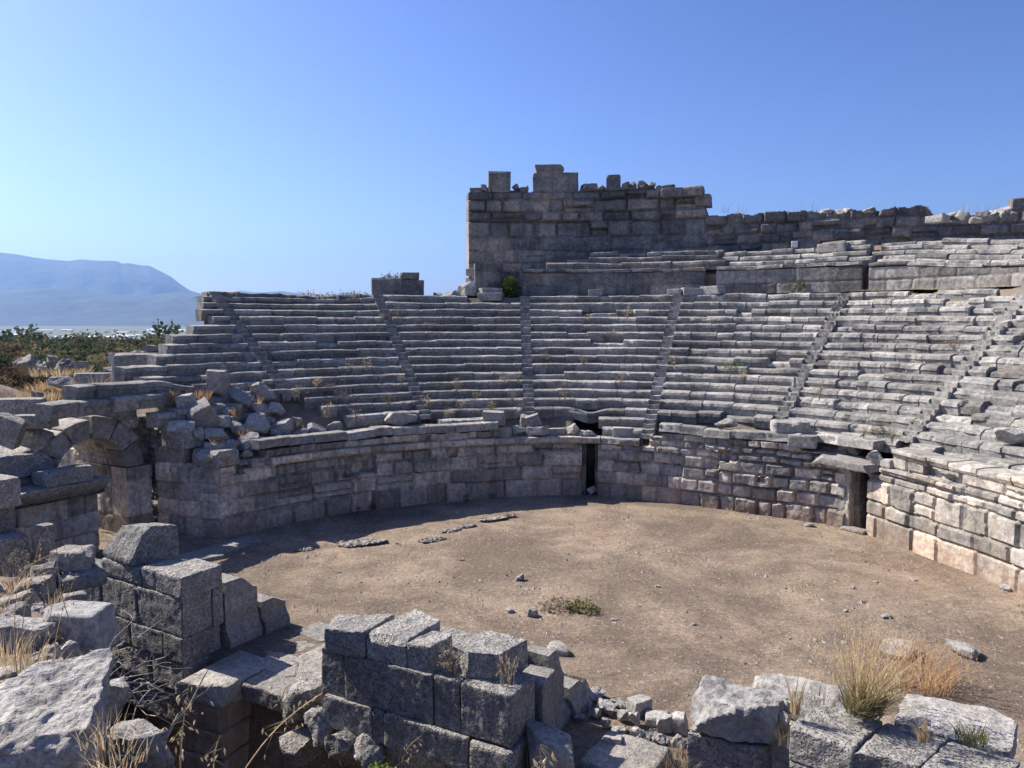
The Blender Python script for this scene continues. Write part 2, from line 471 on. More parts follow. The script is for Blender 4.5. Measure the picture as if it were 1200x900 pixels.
def hill_mat(name, a, b):
    t = NT(name); P = coords(t, False)
    col = t.mix(t.rng(t.noise(P, .0016, 9, .65), .35, .65), a, b)
    col = t.mix(t.rng(t.noise(P, .006, 8, .7),   .66, .72, 0, .5), col, (.26, .25, .23))
    t.bsdf(col, .95, t.bump(t.noise(P, .002, 9, .65), .8, 120))
    return t.m
M['hill'] = hill_mat('mountain_scrub', (.030, .042, .028), (.075, .078, .06))

def leafy(name, a, b, trans=.25, objv=.4, mn=.6):
    t = NT(name); P = coords(t)
    g = t.n('ShaderNodeNewGeometry').outputs['Random Per Island']
    col = t.mix(g, a, b)
    oi = t.n('ShaderNodeObjectInfo').outputs['Random']
    col = t.mix(1.0, col, t.mix(oi, (mn, mn, mn), (1.25, 1.25, 1.25)), 'MULTIPLY')
    d = t.n('ShaderNodeBsdfDiffuse'); t.l(col, d.inputs[0])
    tr = t.n('ShaderNodeBsdfTranslucent'); t.l(col, tr.inputs[0])
    mx = t.n('ShaderNodeMixShader'); mx.inputs[0].default_value = trans
    t.l(d.outputs[0], mx.inputs[1]); t.l(tr.outputs[0], mx.inputs[2]); t.l(mx.outputs[0], t.out.inputs['Surface'])
    return t.m
M['leaf_dark'] = leafy('leaves_evergreen', (.07, .10, .045), (.14, .165, .08))
M['leaf_olive'] = leafy('leaves_olive', (.11, .11, .055), (.20, .185, .10))
M['leaf_brown'] = leafy('leaves_dry_scrub', (.17, .125, .07), (.27, .20, .115))
M['leaf_green'] = leafy('leaves_fresh', (.08, .13, .03), (.16, .22, .06), .35)
M['straw'] = leafy('dry_grass', (.42, .31, .17), (.62, .50, .32), .4, mn=.8)
M['straw_red'] = leafy('dry_grass_reddish', (.40, .25, .13), (.58, .40, .24), .4, mn=.9)
M['straw_grey'] = leafy('dry_weed', (.24, .20, .15), (.40, .34, .26), .3, mn=.8)
M['grass_green'] = leafy('grass_olive_green', (.14, .16, .06), (.26, .26, .11), .35)
M['oat'] = leafy('oat_husk', (.55, .46, .30), (.72, .64, .47), .5, mn=.9)

def plain(name, col, rough=.85, var=.2, scale=8):
    t = NT(name); P = coords(t)
    c = t.mix(t.rng(t.noise(P, scale, 6, .65), .3, .7), tuple(q * (1 - var) for q in col), tuple(q * (1 + var) for q in col))
    t.bsdf(c, rough, t.bump(t.noise(P, scale * 3, 5, .6), .4, .02))
    return t.m
M['bark'] = plain('bark', (.13, .10, .075))
M['deadwood'] = plain('dead_branch_wood', (.30, .275, .25), var=.35)
M['greenhouse'] = plain('white_greenhouse_sheeting', (.80, .80, .80), .6, .06, .05)
M['tile'] = plain('clay_roof', (.36, .17, .10), .85, .2, 1)
M['plaster'] = plain('pale_plaster', (.66, .63, .57), .85, .1, 1)
M['sign'] = plain('white_sign_board', (.75, .75, .74), .6, .04)
M['steel'] = plain('grey_steel_post', (.42, .43, .44), .6, .15)
M['glassdark'] = plain('dark_opening', (.03, .032, .035), .5, .1)
# ------------------------------------------------------------------ terrain
def seat_slope(r): return 2.7 + .81 * (r - 13.5)
LEFT_X = {17: 241, 16: 241, 15: 239, 14: 252, 13: 228, 12: 204, 11: 197, 10: 184, 9: 148, 8: 166, 7: 92, 6: 62, 5: 185, 4: 205, 3: 230}
LEFT_PHI = {k: phi_px(x, 13.5 + .484 * k) for k, x in LEFT_X.items()}
_ER = np.array([13.5 + .484 * k for k in range(3, 18)] + [24, 60]); _EP = np.array([LEFT_PHI[k] + (.3 if k > 11 else 2.6) for k in range(3, 18)] + [-43.0, -43.0])
_EP[3:5] = LEFT_PHI[8]
_EP[:3] = -62.0
def bank_limit(phi):
    return np.interp(phi, [-140, -100, -85, -75, -68, -60, -55, -50, -46, -44], [.5, 2.2, 3.4, 4.4, 5.2, 6.4, 7.4, 8.6, 9.4, 30])
def bank_h(x, y):
    """earth fill under and beyond the cavea"""
    dx = x - CX; dy = y - CY
    r = np.hypot(dx, dy); ph = np.degrees(np.arctan2(dx, dy))
    z = np.where(r < 21.9, seat_slope(r) - .62, 9.3 - np.clip(r - 23.5, 0, 60) * .27)
    z = np.where((ph > -44) & (r > 22.6), 9.35 - .28 * sstep(-12, -26, ph) - np.clip(r - 24.4, 0, 9) * 2.2, z)
    edge = np.interp(r, _ER, _EP) + .9 * fbm(np.stack([x * .5, y * .5, x * 0 + 3], -1), 3, 15)
    dro = np.exp(-np.clip(edge - ph, 0, 60) / .8)
    z = np.where(ph < edge, 2.6 + (z - 2.6) * dro, z)
    z = np.where(r > 23.5, z - sstep(-44, -52, ph) * sstep(23.5, 30, r) * 8, z)
    z = z + .18 * fbm(np.stack([x * .6, y * .6, x * 0], -1), 4, 5) + .12 * fbm(np.stack([x * 2.2, y * 2.2, x * 0 + 8], -1), 4, 6)
    u, w = to_uw(x, y)
    z = np.where((w < 7.4) & (ph < 0) & (r < 24), -.6, z)
    z = np.where(r < R0(ph) + .35, -.6, z)
    for pd in (8.3, 56.4):
        z = np.where((np.abs(ph - pd) < 3.2) & (r < 18.5), -.3, z)
    return z
def ground_h(x, y):
    x = np.asarray(x, float); y = np.asarray(y, float)
    d = np.hypot(x, y)
    u, w = to_uw(x, y)
    nz = fbm(np.stack([x * .25, y * .25, x * 0], -1), 4, 3)
    n2 = fbm(np.stack([x * 1.3, y * 1.3, x * 0 + 4], -1), 4, 9)
    z = .06 * nz + .02 * n2
    # ravine in front of the stage wall, viewer's bank beyond
    rav = -3.4 + .4 * nz + .12 * n2
    z = np.where(w < .75, z + (rav - z) * sstep(.7, .0, w), z)
    xe = np.interp(y, [-20, 0, 4.5, 7, 10, 14, 17, 19.5], [8, 2.2, -1.9, -3.4, -5.8, -8.9, -10.6, -12.2])
    top = np.interp(y, [-20, 0, 4.5, 7, 8.5, 10, 14, 17, 19, 21.5], [6.3, 6.1, 4.55, 4.45, 4.3, 4.1, 2.9, 2.2, 1.0, -.5])
    fall = sstep(.45, -.75, x - xe + .35 * n2)
    zb = top + .16 * n2 + .12 * nz
    z = np.where((w < 2.5) & (y < 21.5), z + (np.maximum(zb, z) - z) * fall, z)
    z = z + 4.4 * np.exp(-((x + 31) ** 2 + (y - 41) ** 2) / 98.0) + 3.7 * np.exp(-((x + 23.5) ** 2 + (y - 33.5) ** 2) / 20.0)
    # far country
    far = np.interp(d, [0, 40, 60, 100, 200, 320, 520, 900, 1400, 3000, 1e6], [0, 0, .8, -2.5, -6, -11, -28, -46, -50, -50, -50])
    hills = 2.2 * fbm(np.stack([x * .018, y * .018, x * 0], -1), 4, 21)
    ff = sstep(48, 75, d)
    z = z * (1 - ff) + (far + hills * ff * (1 - sstep(700, 1200, d))) * ff
    return z
def G(x, y):
    return np.maximum(ground_h(x, y), bank_h(x, y) if False else _bank_at(x, y))
def _bank_at(x, y):
    d = np.hypot(np.asarray(x) - CX, np.asarray(y) - CY)
    return np.where(d < 47, bank_h(np.asarray(x, float), np.asarray(y, float)), -99)
def hit(px, py, lift=0.0, t0=3.0, t1=400.0, fn=None):
    fn = fn or G
    r = ray(px, py)
    t = np.concatenate([np.arange(t0, min(t1, 70), .05), np.arange(70, max(71, t1), .5)])
    X, Y, Z = r[0] * t, r[1] * t, H + r[2] * t
    d = Z - (fn(X, Y) + lift)
    i = int(np.argmax(d < 0)) if (d < 0).any() else len(t) - 1
    return np.array([X[i], Y[i], Z[i]])
def seatG(x, y):
    r = np.hypot(x - CX, y - CY)
    return np.where(r > 13.5, np.minimum(np.floor((r - 13.5) / .484) * .392 + 2.7, 9.4), ground_h(x, y))

def polar_sheet():
    a = np.concatenate([np.arange(-180, -50, 5.0), np.arange(-50, 50.01, .42), np.arange(55, 180.1, 5.0)])
    rr = [0.6]
    while rr[-1] < 90: rr.append(rr[-1] * 1.0125 + .012)
    while rr[-1] < 38000: rr.append(rr[-1] * 1.05)
    rr = np.array(rr)
    A, Rr = np.meshgrid(np.radians(a), rr, indexing='ij')
    x, y = Rr * np.sin(A), Rr * np.cos(A)
    z = ground_h(x, y)
    V = np.stack([x, y, z], -1).reshape(-1, 3)
    return V, grid_faces(len(a), len(rr))[:, ::-1]
V, Fs = polar_sheet()
g = tag(add('ground', mesh('ground', V, Fs, M['ground'], smooth=True)), kind='structure')

def bank_sheet():
    ph = np.arange(-118, 112.01, .5); r = np.concatenate([np.arange(13.2, 25, .22), np.arange(25, 48, .5)])
    A, Rr = np.meshgrid(ph, r, indexing='ij')
    x, y = pol(A, Rr)
    z = bank_h(x, y)
    z = np.where((Rr > 30) & (A > -40), -1.0, z)
    return np.stack([x, y, z], -1).reshape(-1, 3), grid_faces(len(ph), len(r))[:, ::-1]
V, Fs = bank_sheet()
tag(add('hillside_terrain', mesh('hillside_terrain', V, Fs, M['bank'], smooth=True)), kind='structure')

def part(name, geo, mat, root, smooth=False, label=None):
    V, Fs, T = geo if len(geo) == 3 else (*geo, None)
    V = np.asarray(V) - np.array(root.location)
    if root.rotation_euler.z:
        c, s = math.cos(-root.rotation_euler.z), math.sin(-root.rotation_euler.z)
        V = np.stack([V[:, 0] * c - V[:, 1] * s, V[:, 0] * s + V[:, 1] * c, V[:, 2]], -1)
    o = add(name, mesh(name, V, Fs, mat, T, smooth), root)
    if label: o['label'] = label
    return o

# ------------------------------------------------------------------ lower seating
def stair_phi(i, k):
    b = [(-45.6, -42.6), (-23.6, -21.8), (-2.3, -3.2), (19.7, 18.9), (41.7, 40.6), (62.2, 61.0), (83, 82)][i]
    return b[1] + (b[0] - b[1]) * k / 17
ST_HW = .25
WEDGE_LABEL = ['broken leftmost wedge of grey seats ending in rubble above the arch',
               'wedge of shaded seats below the free-standing block ruin',
               'wedge of shaded seats under the left end of the tall wall, dotted with dry weeds',
               'wedge of seats directly above the narrow dark doorway',
               'wedge of seats with a bright green weed halfway up its rows',
               'sunlit wedge of worn seats above the doorway with the big lintel slab',
               'rightmost sunlit wedge of badly broken seats running out of view']
def hw_deg(k): return math.degrees(ST_HW / (13.5 + .484 * k))
for i in range(7):
    root = None
    for k in range(0, 18):
        if k < 3 and not (i in (2, 3)) and not (k == 2 and i in (5, 6)): continue
        if i == 0:
            if k < 4: continue
            p0 = LEFT_PHI[k]; p1 = stair_phi(0, k) - hw_deg(k)
            if k <= 5: p1 = min(p1, -50)
            elif k <= 7: p1 = stair_phi(0, k) + 3
        else:
            p0 = stair_phi(i - 1, k) + hw_deg(k)
            p1 = stair_phi(i, k) - hw_deg(k) if i < 6 else 101
            if i == 1:
                p0 = {3: -36, 4: -39.5, 5: -41.5, 6: -42}.get(k, p0)
            if i == 2 and k < 3:
                p0, p1 = (-20, -10) if k == 2 else (-13, -8.5)
                if k == 0: continue
            if i == 3 and k < 3:
                if k == 0: continue
                p0 = {1: 10.4, 2: 9.6}[k]; p1 = {1: 18, 2: 18}[k]
            if i == 2 and k == 17: p1 = phi_px(548, 13.5 + .484 * k)
        if p1 - p0 < 1: continue
        if root is None:
            pm = .5 * (p0 + p1); xx, yy = pol(pm, 14.5)
            root = thing('seating_wedge', WEDGE_LABEL[i], 'seating', (xx, yy, 2.4), 0, 'wedges of stone seats in the lower tier')
        wear = [.10, .10, .10, .16, .27, .42, .55][i]
        if k <= 4: wear = max(wear, .22)
        sag = None
        if i == 3 and k == 3: sag = lambda p: -.22 * np.exp(-((p - 8.0) / 2.2) ** 2)
        if i in (0, 1) and k >= 15: sag = lambda p, k=k: -.075 * (k - 14) * sstep(-18, -30, p)
        if i == 0 and k in (6, 7): sag = lambda p: .26 * sstep(-57, -63, p)
        geo = sweep(lambda p, k=k: rowR(k, p), rowZ(k), p0, p1, PROF_SEAT, 1000 + i * 50 + k, wear=wear,
                    step=.13 if i < 5 else .10, amp=.010 if i < 4 else .016, blk=(.7, 1.9) if i < 4 else (.6, 1.5),
                    dj=.016 + .022 * (i > 3) + .05 * (i == 0 and k < 10), zj=.011 + .010 * (i > 3) + .022 * (i == 0 and k < 10), zf=sag, miss=[.03, .012, .015, .02, .04, .08, .13][i])
        part('seat_row', geo, M['seat'], root)
        # worn right-hand wedges: whole blocks knocked back
# stairways
STAIR_LABEL = ['stair climbing between the broken leftmost wedge and its neighbour', 'stair rising towards the block ruin on the rim',
               'stair rising to the green shrub at the foot of the tall wall', 'stair rising to the row of moulded seat blocks on the rim',
               'worn stair left of the wedge above the big lintel slab', 'badly worn sunlit stair nearest the right edge of the seating']
for i in range(6):
    k0 = [6, 3, 3, 1, 3, 3][i]
    xx, yy = pol(stair_phi(i, 4), 15)
    V = []; rs = np.random.default_rng(70 + i); cols = 9
    prof = []
    for k in range(k0, 18):
        prof += [(k, rowR(k, stair_phi(i, k)) - .09, rowZ(k - 1) + .03), (k, rowR(k, stair_phi(i, k)) - .09, rowZ(k - 1) + .23), (k, rowR(k, stair_phi(i, k)) + .15, rowZ(k - 1) + .23), (k, rowR(k, stair_phi(i, k)) + .15, rowZ(k) + .03)]
    prof.append((17, rowR(17, 0) + 1.0, rowZ(17)))
    jit = [0, 0]
    for q, (k, r, z) in enumerate(prof):
        if q % 2 == 0: jit = [rs.normal(0, .015), rs.normal(0, .012 + .012 * (i > 3))]
        for c in range(cols):
            f = (min(max(c - 1, 0), cols - 3) / (cols - 3) - .5) * 2
            ph = stair_phi(i, k) + f * (hw_deg(k) + .06)
            zz = z + jit[1] - .03 * (1 - f * f) * (i > 2) + rs.normal(0, .004 + .01 * (i > 3)); rr = r + jit[0] + rs.normal(0, .005 + .01 * (i > 3))
            if c in (0, cols - 1): zz -= .5
            zz += .0
            x, y = pol(ph, rr); V.append((x, y, zz))
    n = len(prof)
    Fs = grid_faces(n, cols)
    V = np.array(V) - np.array((xx, yy, 2.6))
    me = mesh('stairway', V, Fs, M['seat'])
    tag(add('stairway', me, None, (xx, yy, 2.6)), STAIR_LABEL[i], 'stairs', 'stairways between the seating wedges')

# ------------------------------------------------------------------ podium wall round the orchestra
def arc_wall(p0, p1, rf, **kw):
    rm = float(rf(.5 * (p0 + p1))); k = math.degrees(1) / rm
    Ls = (p1 - p0) / k
    V, Fs, T = wall_sheet(arc_path(p0, k, rf), Ls, res=kw.pop('res', .042), **kw)
    return V, Fs, T, k
def s_of(phi, p0, k): return (phi - p0) / k
rfP = lambda p: R0(p)
# left section, corner to the narrow doorway
p0, p1 = -62.0, 6.7; k = math.degrees(1) / float(R0(-27))
def zt1(s):
    ph = p0 + s * k
    z = np.interp(ph, [-62, -59.8, -59.7, -58, -57.9, -56.6, -56.5, -54, -53.9, -9.6, -9.5, 8], [2.66, 2.66, 2.3, 2.3, 2.5, 2.5, 2.8, 2.8, 3.06, 3.06, 2.5, 2.5])
    return z + .05 * n1(s * 2, 3)
xx, yy = pol(-27, 13.4)
W1 = thing('podium_wall', 'long shaded curved wall of the orchestra from the arch to the narrow doorway', 'wall', (xx, yy, 0), 0, 'curved podium wall sections')
geo = arc_wall(p0, p1, rfP, z0=-.15, z1=3.15, ztop=zt1, courses=[.76, 1.36, 1.98, 2.42, 2.75], thick=.6, seed=5, wid=(.85, 1.8), offs=.055, groove=.13, split=.08,
               holes=[(s_of(-40, p0, k), s_of(-33.5, p0, k), 1.55, 2.3, .35), (s_of(-20, p0, k), s_of(-17.6, p0, k), 2.0, 2.4, .3), (s_of(-25, p0, k), s_of(-23, p0, k), 2.72, 3.0, .3), (s_of(-2, p0, k), s_of(1.0, p0, k), 2.1, 2.4, .25)])
part('masonry', geo[:3], M['podium_left'], W1)
PROF_STRING = [(.5, 0), (.0, 0), (-.11, -.0), (-.14, -.03), (-.14, -.16), (-.10, -.24), (-.02, -.30), (.5, -.31)]
part('string_course', sweep(rfP, 2.72, -53.0, 10.2, PROF_STRING, 41, wear=.12, blk=(.9, 1.7)), M['podium_left'], W1)
part('coping', sweep(lambda p: R0(p) - .06, 3.44, -55.5, -9.6, PROF_SLAB, 42, wear=.18, blk=(.7, 1.5), zj=.04), M['seat'], W1)
# middle section
p0, p1 = 9.8, 54.4; k = math.degrees(1) / float(R0(32))
def zt2(s):
    ph = 9.8 + s * (math.degrees(1) / float(R0(32.25)))
    z = np.interp(ph, [9.5, 19.5, 19.6, 22, 22.1, 47, 47.1, 50.5, 50.6, 56], [2.42, 2.4, 2.9, 2.9, 3.08, 3.08, 2.85, 2.8, 2.42, 2.42])
    return z + .05 * n1(s * 2, 4)
xx, yy = pol(32, 13.2)
W2 = thing('podium_wall', 'middle section of the curved wall between the two doorways, turning from shade into sun', 'wall', (xx, yy, 0), 0, 'curved podium wall sections')
def ex2(S, Z, dep, tint):      # right half is rough, joints worn open, blocks rounded
    f = sstep(4.2, 5.5, S)
    dep = dep * (1 + .7 * f) + f * .05 * fbm(np.stack([S * 2.3, Z * 2.3, S * 0 + 40], -1), 4, 61)
    return dep, tint
geo = arc_wall(p0, p1, rfP, z0=-.15, z1=3.2, ztop=zt2, courses=[.66, 1.2, 1.72, 2.2, 2.5, 2.78], thick=.6, seed=6, wid=(.5, 1.05), offs=.055, groove=.13, split=.08, extra=ex2, wavy=.07,
               holes=[(s_of(33, p0, k), s_of(35.2, p0, k), 2.1, 2.55, .2), (s_of(40, p0, k), s_of(41.4, p0, k), 1.35, 1.6, .2)])
part('masonry', geo[:3], M['podium'], W2)
part('string_course', sweep(rfP, 2.72, 10.3, 17.6, PROF_STRING, 43, wear=.3, blk=(.9, 1.7)), M['seat'], W2)
part('coping', sweep(lambda p: R0(p) - .05, 3.45, 21.5, 46.8, PROF_SLAB, 44, wear=.35, blk=(.8, 1.7), zj=.05, dj=.05), M['seat'], W2)
# right section
p0, p1 = 58.3, 102.0; k = math.degrees(1) / float(R0(80))
xx, yy = pol(78, 13.3)
W3 = thing('podium_wall', 'sunlit curved wall with orange earth-stained foot right of the lintelled doorway', 'wall', (xx, yy, 0), 0, 'curved podium wall sections')
def zt3(s):
    ph = 58.3 + s * k
    return np.interp(ph, [58, 60.4, 60.5, 63, 63.1, 110], [2.35, 2.35, 2.75, 2.75, 3.15, 3.15])
geo = arc_wall(p0, p1, rfP, z0=-.15, z1=3.2, ztop=zt3, courses=[.80, 1.32, 2.15, 2.45, 2.75], thick=.6, seed=8, wid=(.85, 1.7), offs=.04, groove=.12, split=.1,
               holes=[(s_of(69, p0, k), s_of(75.5, p0, k), 2.74, 3.02, .28)])
part('masonry', geo[:3], M['podium'], W3)
part('ledge_moulding', sweep(rfP, 2.70, 61.0, 75.0, [(.4, 0), (.0, 0), (-.12, 0), (-.15, -.03), (-.15, -.10), (-.05, -.16), (.0, -.2), (.4, -.21)], 45, wear=.2), M['podium'], W3)
part('cornice', sweep(rfP, 3.42, 63.2, 102, [(.9, 0), (.3, 0), (-.10, 0), (-.13, -.03), (-.13, -.12), (-.06, -.18), (.0, -.28), (.4, -.29)], 46, wear=.12), M['podium'], W3)
# doorway passages (rubble inside; side walls in dark stone that stands in for shade)
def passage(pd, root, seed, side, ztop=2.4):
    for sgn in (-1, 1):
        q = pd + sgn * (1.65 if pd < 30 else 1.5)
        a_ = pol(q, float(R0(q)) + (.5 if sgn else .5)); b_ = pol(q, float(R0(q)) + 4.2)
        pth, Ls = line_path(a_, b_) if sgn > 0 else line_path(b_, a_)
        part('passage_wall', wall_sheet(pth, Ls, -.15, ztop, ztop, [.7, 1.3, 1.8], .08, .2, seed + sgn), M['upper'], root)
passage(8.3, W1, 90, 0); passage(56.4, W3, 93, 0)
bx, by = pol(8.3, 17.9)
part('passage_wall', wall_sheet(line_path(pol(6.5, 17.6), pol(10.2, 17.6))[0], 1.25, -.15, 2.4, 2.4, [.5, 1.0, 1.6], .08, .2, 97, wid=(.3, .6)), M['podium_left'], W1)
bx, by = pol(56.4, 17.9)
part('passage_wall', wall_sheet(line_path(pol(54.0, 17.8), pol(58.8, 17.8))[0], 1.6, -.15, 2.4, 2.4, [.5, 1.0, 1.6], .08, .2, 98, wid=(.3, .6)), M['podium_left'], W3)

# ------------------------------------------------------------------ walkway and upper tier
tag(add('walkway', mesh('walkway', *(lambda A: (np.stack([*pol(A[0], A[1]), 9.42 - .28 * sstep(-12, -26, A[0]) + .04 * fbm(np.stack([A[0] * .7, A[1] * 2, A[0] * 0], -1), 3, 77)], -1).reshape(-1, 3), grid_faces(*A[0].shape)[:, ::-1]))(np.meshgrid(np.arange(-46, 104, .5), np.linspace(22.1, 24.2, 8), indexing='ij')), M['slab'])), kind='structure')
def px_arc(x0, x1, r): return phi_px(x0, r), phi_px(x1, r)
PROF_TOPMOULD = [(.6, 0), (.1, 0), (-.06, 0), (-.08, -.02), (-.08, -.12), (-.02, -.17), (.1, -.2), (.6, -.2)]
rU = 23.4
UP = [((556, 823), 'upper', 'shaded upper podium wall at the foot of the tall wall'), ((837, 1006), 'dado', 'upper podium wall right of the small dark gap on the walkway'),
      ((1014, 1400), 'dado', 'sunlit upper podium wall with a moulded cap on the right')]
UW = []
for q, ((xa, xb), mt, lb) in enumerate(UP):
    a = phi_px(xa, rU); b = phi_px(xb, rU) if xb < 1300 else 103
    x, y = pol(.5 * (a + b), rU)
    root = thing('upper_podium_wall', lb, 'wall', (x, y, 9.4), 0, 'upper podium wall sections'); UW.append(root)
    dropf = (lambda ph: -.34 * sstep(44, 60, ph)) if q == 2 else (lambda ph: ph * 0)
    geo = arc_wall(a, b, lambda p: rU + p * 0, z0=9.2, z1=10.78, ztop=(lambda s, a=a, f=dropf: (10.76 if q < 2 else 10.66) + f(a + s * math.degrees(1) / rU)), courses=[10.05], thick=.7, seed=20 + q, wid=(1.0, 2.0), offs=.02, groove=.04, split=.05, res=.055)
    part('masonry', geo[:3], M[mt], root)
    part('cornice', sweep(lambda p: rU + p * 0, 10.96 if q < 2 else 10.86, a, b, PROF_TOPMOULD, 50 + q, wear=.2, blk=(1, 2.2), zf=dropf), M['upper' if q == 0 else 'seat'], root)
# protruding pier at the left end of the upper podium
x, y = pol(phi_px(585, 23), 23.0)
root = thing('wall_pier', 'square pier of dark blocks projecting at the foot of the tall wall beside the shrub', 'wall', (x, y, 9.4))
a, b = phi_px(557, 23), phi_px(612, 23)
part('masonry', arc_wall(a, b, lambda p: 22.95 + p * 0, z0=9.3, z1=11.3, ztop=11.28, courses=[10.2, 10.8], thick=.6, seed=24, wid=(1.0, 2.0), offs=.02, groove=.04, split=.05, res=.05)[:3], M['upper'], root)
# upper seat wedges
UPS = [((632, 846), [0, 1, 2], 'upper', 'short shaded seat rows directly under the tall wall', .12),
       ((850, 1016), [0, 1, 2, 3], 'seat', 'upper seat rows with one bright upturned block, under the long back wall', .3),
       ((1022, 1400), [0, 1, 2, 3, 4], 'seat', 'sunlit broken upper seat rows nearest the right edge', .45)]
for q, ((xa, xb), ks, mt, lb, wr) in enumerate(UPS):
    x, y = pol(phi_px(.5 * (xa + min(xb, 1250)), 24.5), 24.5)
    root = thing('upper_seating_wedge', lb, 'seating', (x, y, 11.2), 0, 'wedges of seats in the upper tier')
    for k in ks:
        r = 23.95 + .484 * k
        a = phi_px(xa, r) + [0, .6, -.5, 1.0, .4][k]; b = phi_px(xb - [0, 6, 2, 9, 30][k], r) if xb < 1300 else [103, 103, 103, 61.5, 57][k]
        if q == 1: a = phi_px([852, 828, 846, 958][k], r)
        if q == 0: a = phi_px([640, 664, 690][k], r)
        part('seat_row', sweep(lambda p, r=r: r + p * 0, [11.35, 11.22, 11.02][q] + [.34, .33, .25][q] * k, a, b, PROF_SEAT, 300 + q * 20 + k, wear=wr, zj=.03, dj=.05, amp=.022, blk=(.8, 2.0), zf=(lambda ph: -.34 * sstep(44, 60, ph)) if q == 2 else None), M[mt], root)
# upper fill
A = np.meshgrid(np.arange(-6.5, 104, .5), np.concatenate([[24.0], np.linspace(24.02, 28.0, 16), [30, 33, 37]]), indexing='ij')
A[1][A[0] < 25] = np.minimum(A[1][A[0] < 25], 27.4)
zz = 10.75 + np.clip(A[1] - 24.0, 0, 5) * .55 - .25 + .15 * fbm(np.stack([A[0] * .5, A[1] * 1.5, A[0] * 0], -1), 4, 33)
zz = np.minimum(zz, np.where(A[0] < phi_px(645, 25), 10.9, 12.0)) - .45 * sstep(40, 60, A[0]); zz[:, 0] = 9.0
x, y = pol(*A)
tag(add('upper_terrain', mesh('upper_terrain', np.stack([x, y, zz], -1).reshape(-1, 3), grid_faces(*A[0].shape)[:, ::-1], M['bank'], smooth=True)), kind='structure')

# tall ruined wall
rB = 27.0
def zD(x, y, r): # height of a picture point on the circle r
    ph = phi_px(x, r); p = pol(ph, r); rr = ray(x, y); t = p[1] / rr[1]; return H + rr[2] * t
a, b = phi_px(550, rB), phi_px(826, rB); kT = math.degrees(1) / rB
TT = [(550, 224), (559, 224), (559.5, 221), (571, 221), (575, 221), (600, 221.5), (624, 222), (676, 222), (678, 219), (690, 221), (700, 220), (709, 219), (726, 218), (735, 217), (745, 219), (751, 217), (757, 216), (764, 219), (773, 223), (795, 224), (818, 226), (820, 238), (825, 252), (826, 254)]
tp = np.array([phi_px(x, rB) for x, y in TT]); tz = np.array([zD(x, y, rB) for x, y in TT])
def ztT(s): return np.interp(a + s * kT, tp, tz) + .16 * n1(s * 2.6, 7) - .05
x, y = pol(.5 * (a + b), rB)
TW = thing('ruined_wall', 'tall dark ruined wall standing high above the centre of the seats', 'wall', (x, y, 11.0))
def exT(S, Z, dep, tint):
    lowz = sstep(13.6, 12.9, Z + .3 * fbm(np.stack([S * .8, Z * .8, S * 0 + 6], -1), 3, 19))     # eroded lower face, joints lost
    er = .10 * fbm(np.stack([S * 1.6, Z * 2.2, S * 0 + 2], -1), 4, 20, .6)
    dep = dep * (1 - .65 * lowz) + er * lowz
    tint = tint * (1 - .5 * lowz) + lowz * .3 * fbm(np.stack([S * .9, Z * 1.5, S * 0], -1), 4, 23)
    tint = tint + .20 * lowz * sstep(6.5, 4.0, S) - .28 * sstep(6.4, 7.6, S + .5 * n1(Z, 5)) * sstep(13.0, 9.5, S) * (1 - .4 * lowz)  # right of middle: recess shade, along with patina, painted dark into the tint
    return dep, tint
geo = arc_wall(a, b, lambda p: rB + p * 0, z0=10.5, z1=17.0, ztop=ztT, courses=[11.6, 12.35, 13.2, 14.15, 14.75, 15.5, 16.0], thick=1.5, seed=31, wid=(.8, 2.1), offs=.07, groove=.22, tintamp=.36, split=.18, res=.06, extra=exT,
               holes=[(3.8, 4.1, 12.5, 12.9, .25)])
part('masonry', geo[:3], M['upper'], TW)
# its crowning blocks stay where they were laid
def crown(x0, x1, y0, y1, seed, d=1.0, off=.5, name='crowning_block', mat='upper', **kw):
    r = rB + off; ph = phi_px(.5 * (x0 + x1), r); p = pol(ph, r)
    dep = p[1] * 1.0
    l = (x1 - x0) * dep / F; h = (y1 - y0) * dep / F
    zb = zD(.5 * (x0 + x1), y1, r) - .03
    V, Fs = block_geo(l, d, h + .2, seed, res=.09, bevel=.04, rough=.02, chips=4, **kw)
    rz = -math.radians(ph)
    c, s = math.cos(rz), math.sin(rz)
    V = np.stack([V[:, 0] * c - V[:, 1] * s + p[0], V[:, 0] * s + V[:, 1] * c + p[1], V[:, 2] + zb - .17], -1)
    return V, Fs
def loose_on_wall(name, label, cat, x0, x1, y0, y1, seed, mat='upper', group=None, d=1.0, off=.5, **kw):
    V, Fs = crown(x0, x1, y0, y1, seed, d, off, **kw)
    c = V.mean(0); c[2] = V[:, 2].min()
    return tag(add(name, mesh(name, V - c, Fs, M[mat]), None, c), label, cat, group)
G1 = 'blocks left standing on top of the tall wall'
loose_on_wall('standing_block', 'big square block standing alone near the left end of the tall wall', 'stone block', 572.5, 598, 203, 223, 1, group=G1)
loose_on_wall('standing_block', 'small low block at the very left end of the tall wall top', 'stone block', 551, 565, 221, 230, 2, group=G1, d=.9)
loose_on_wall('standing_block', 'long pair-jointed block on the tall wall carrying a flared slab', 'stone block', 624, 676, 205, 223, 3, group=G1)
loose_on_wall('flared_slab', 'flared moulded slab lying on the long block, highest stone of the ruin', 'stone block', 629, 657, 195, 206, 4, taper=-.25)
loose_on_wall('standing_block', 'narrow upright block standing alone mid-way along the tall wall top', 'stone block', 709, 724, 206, 221, 5, group=G1, d=.8)
loose_on_wall('moulded_slab', 'left one of two thin moulded slabs overhanging at the right end of the tall wall', 'stone slab', 773, 797, 222.5, 229, 6, d=1.5, off=.1, mat='upper')
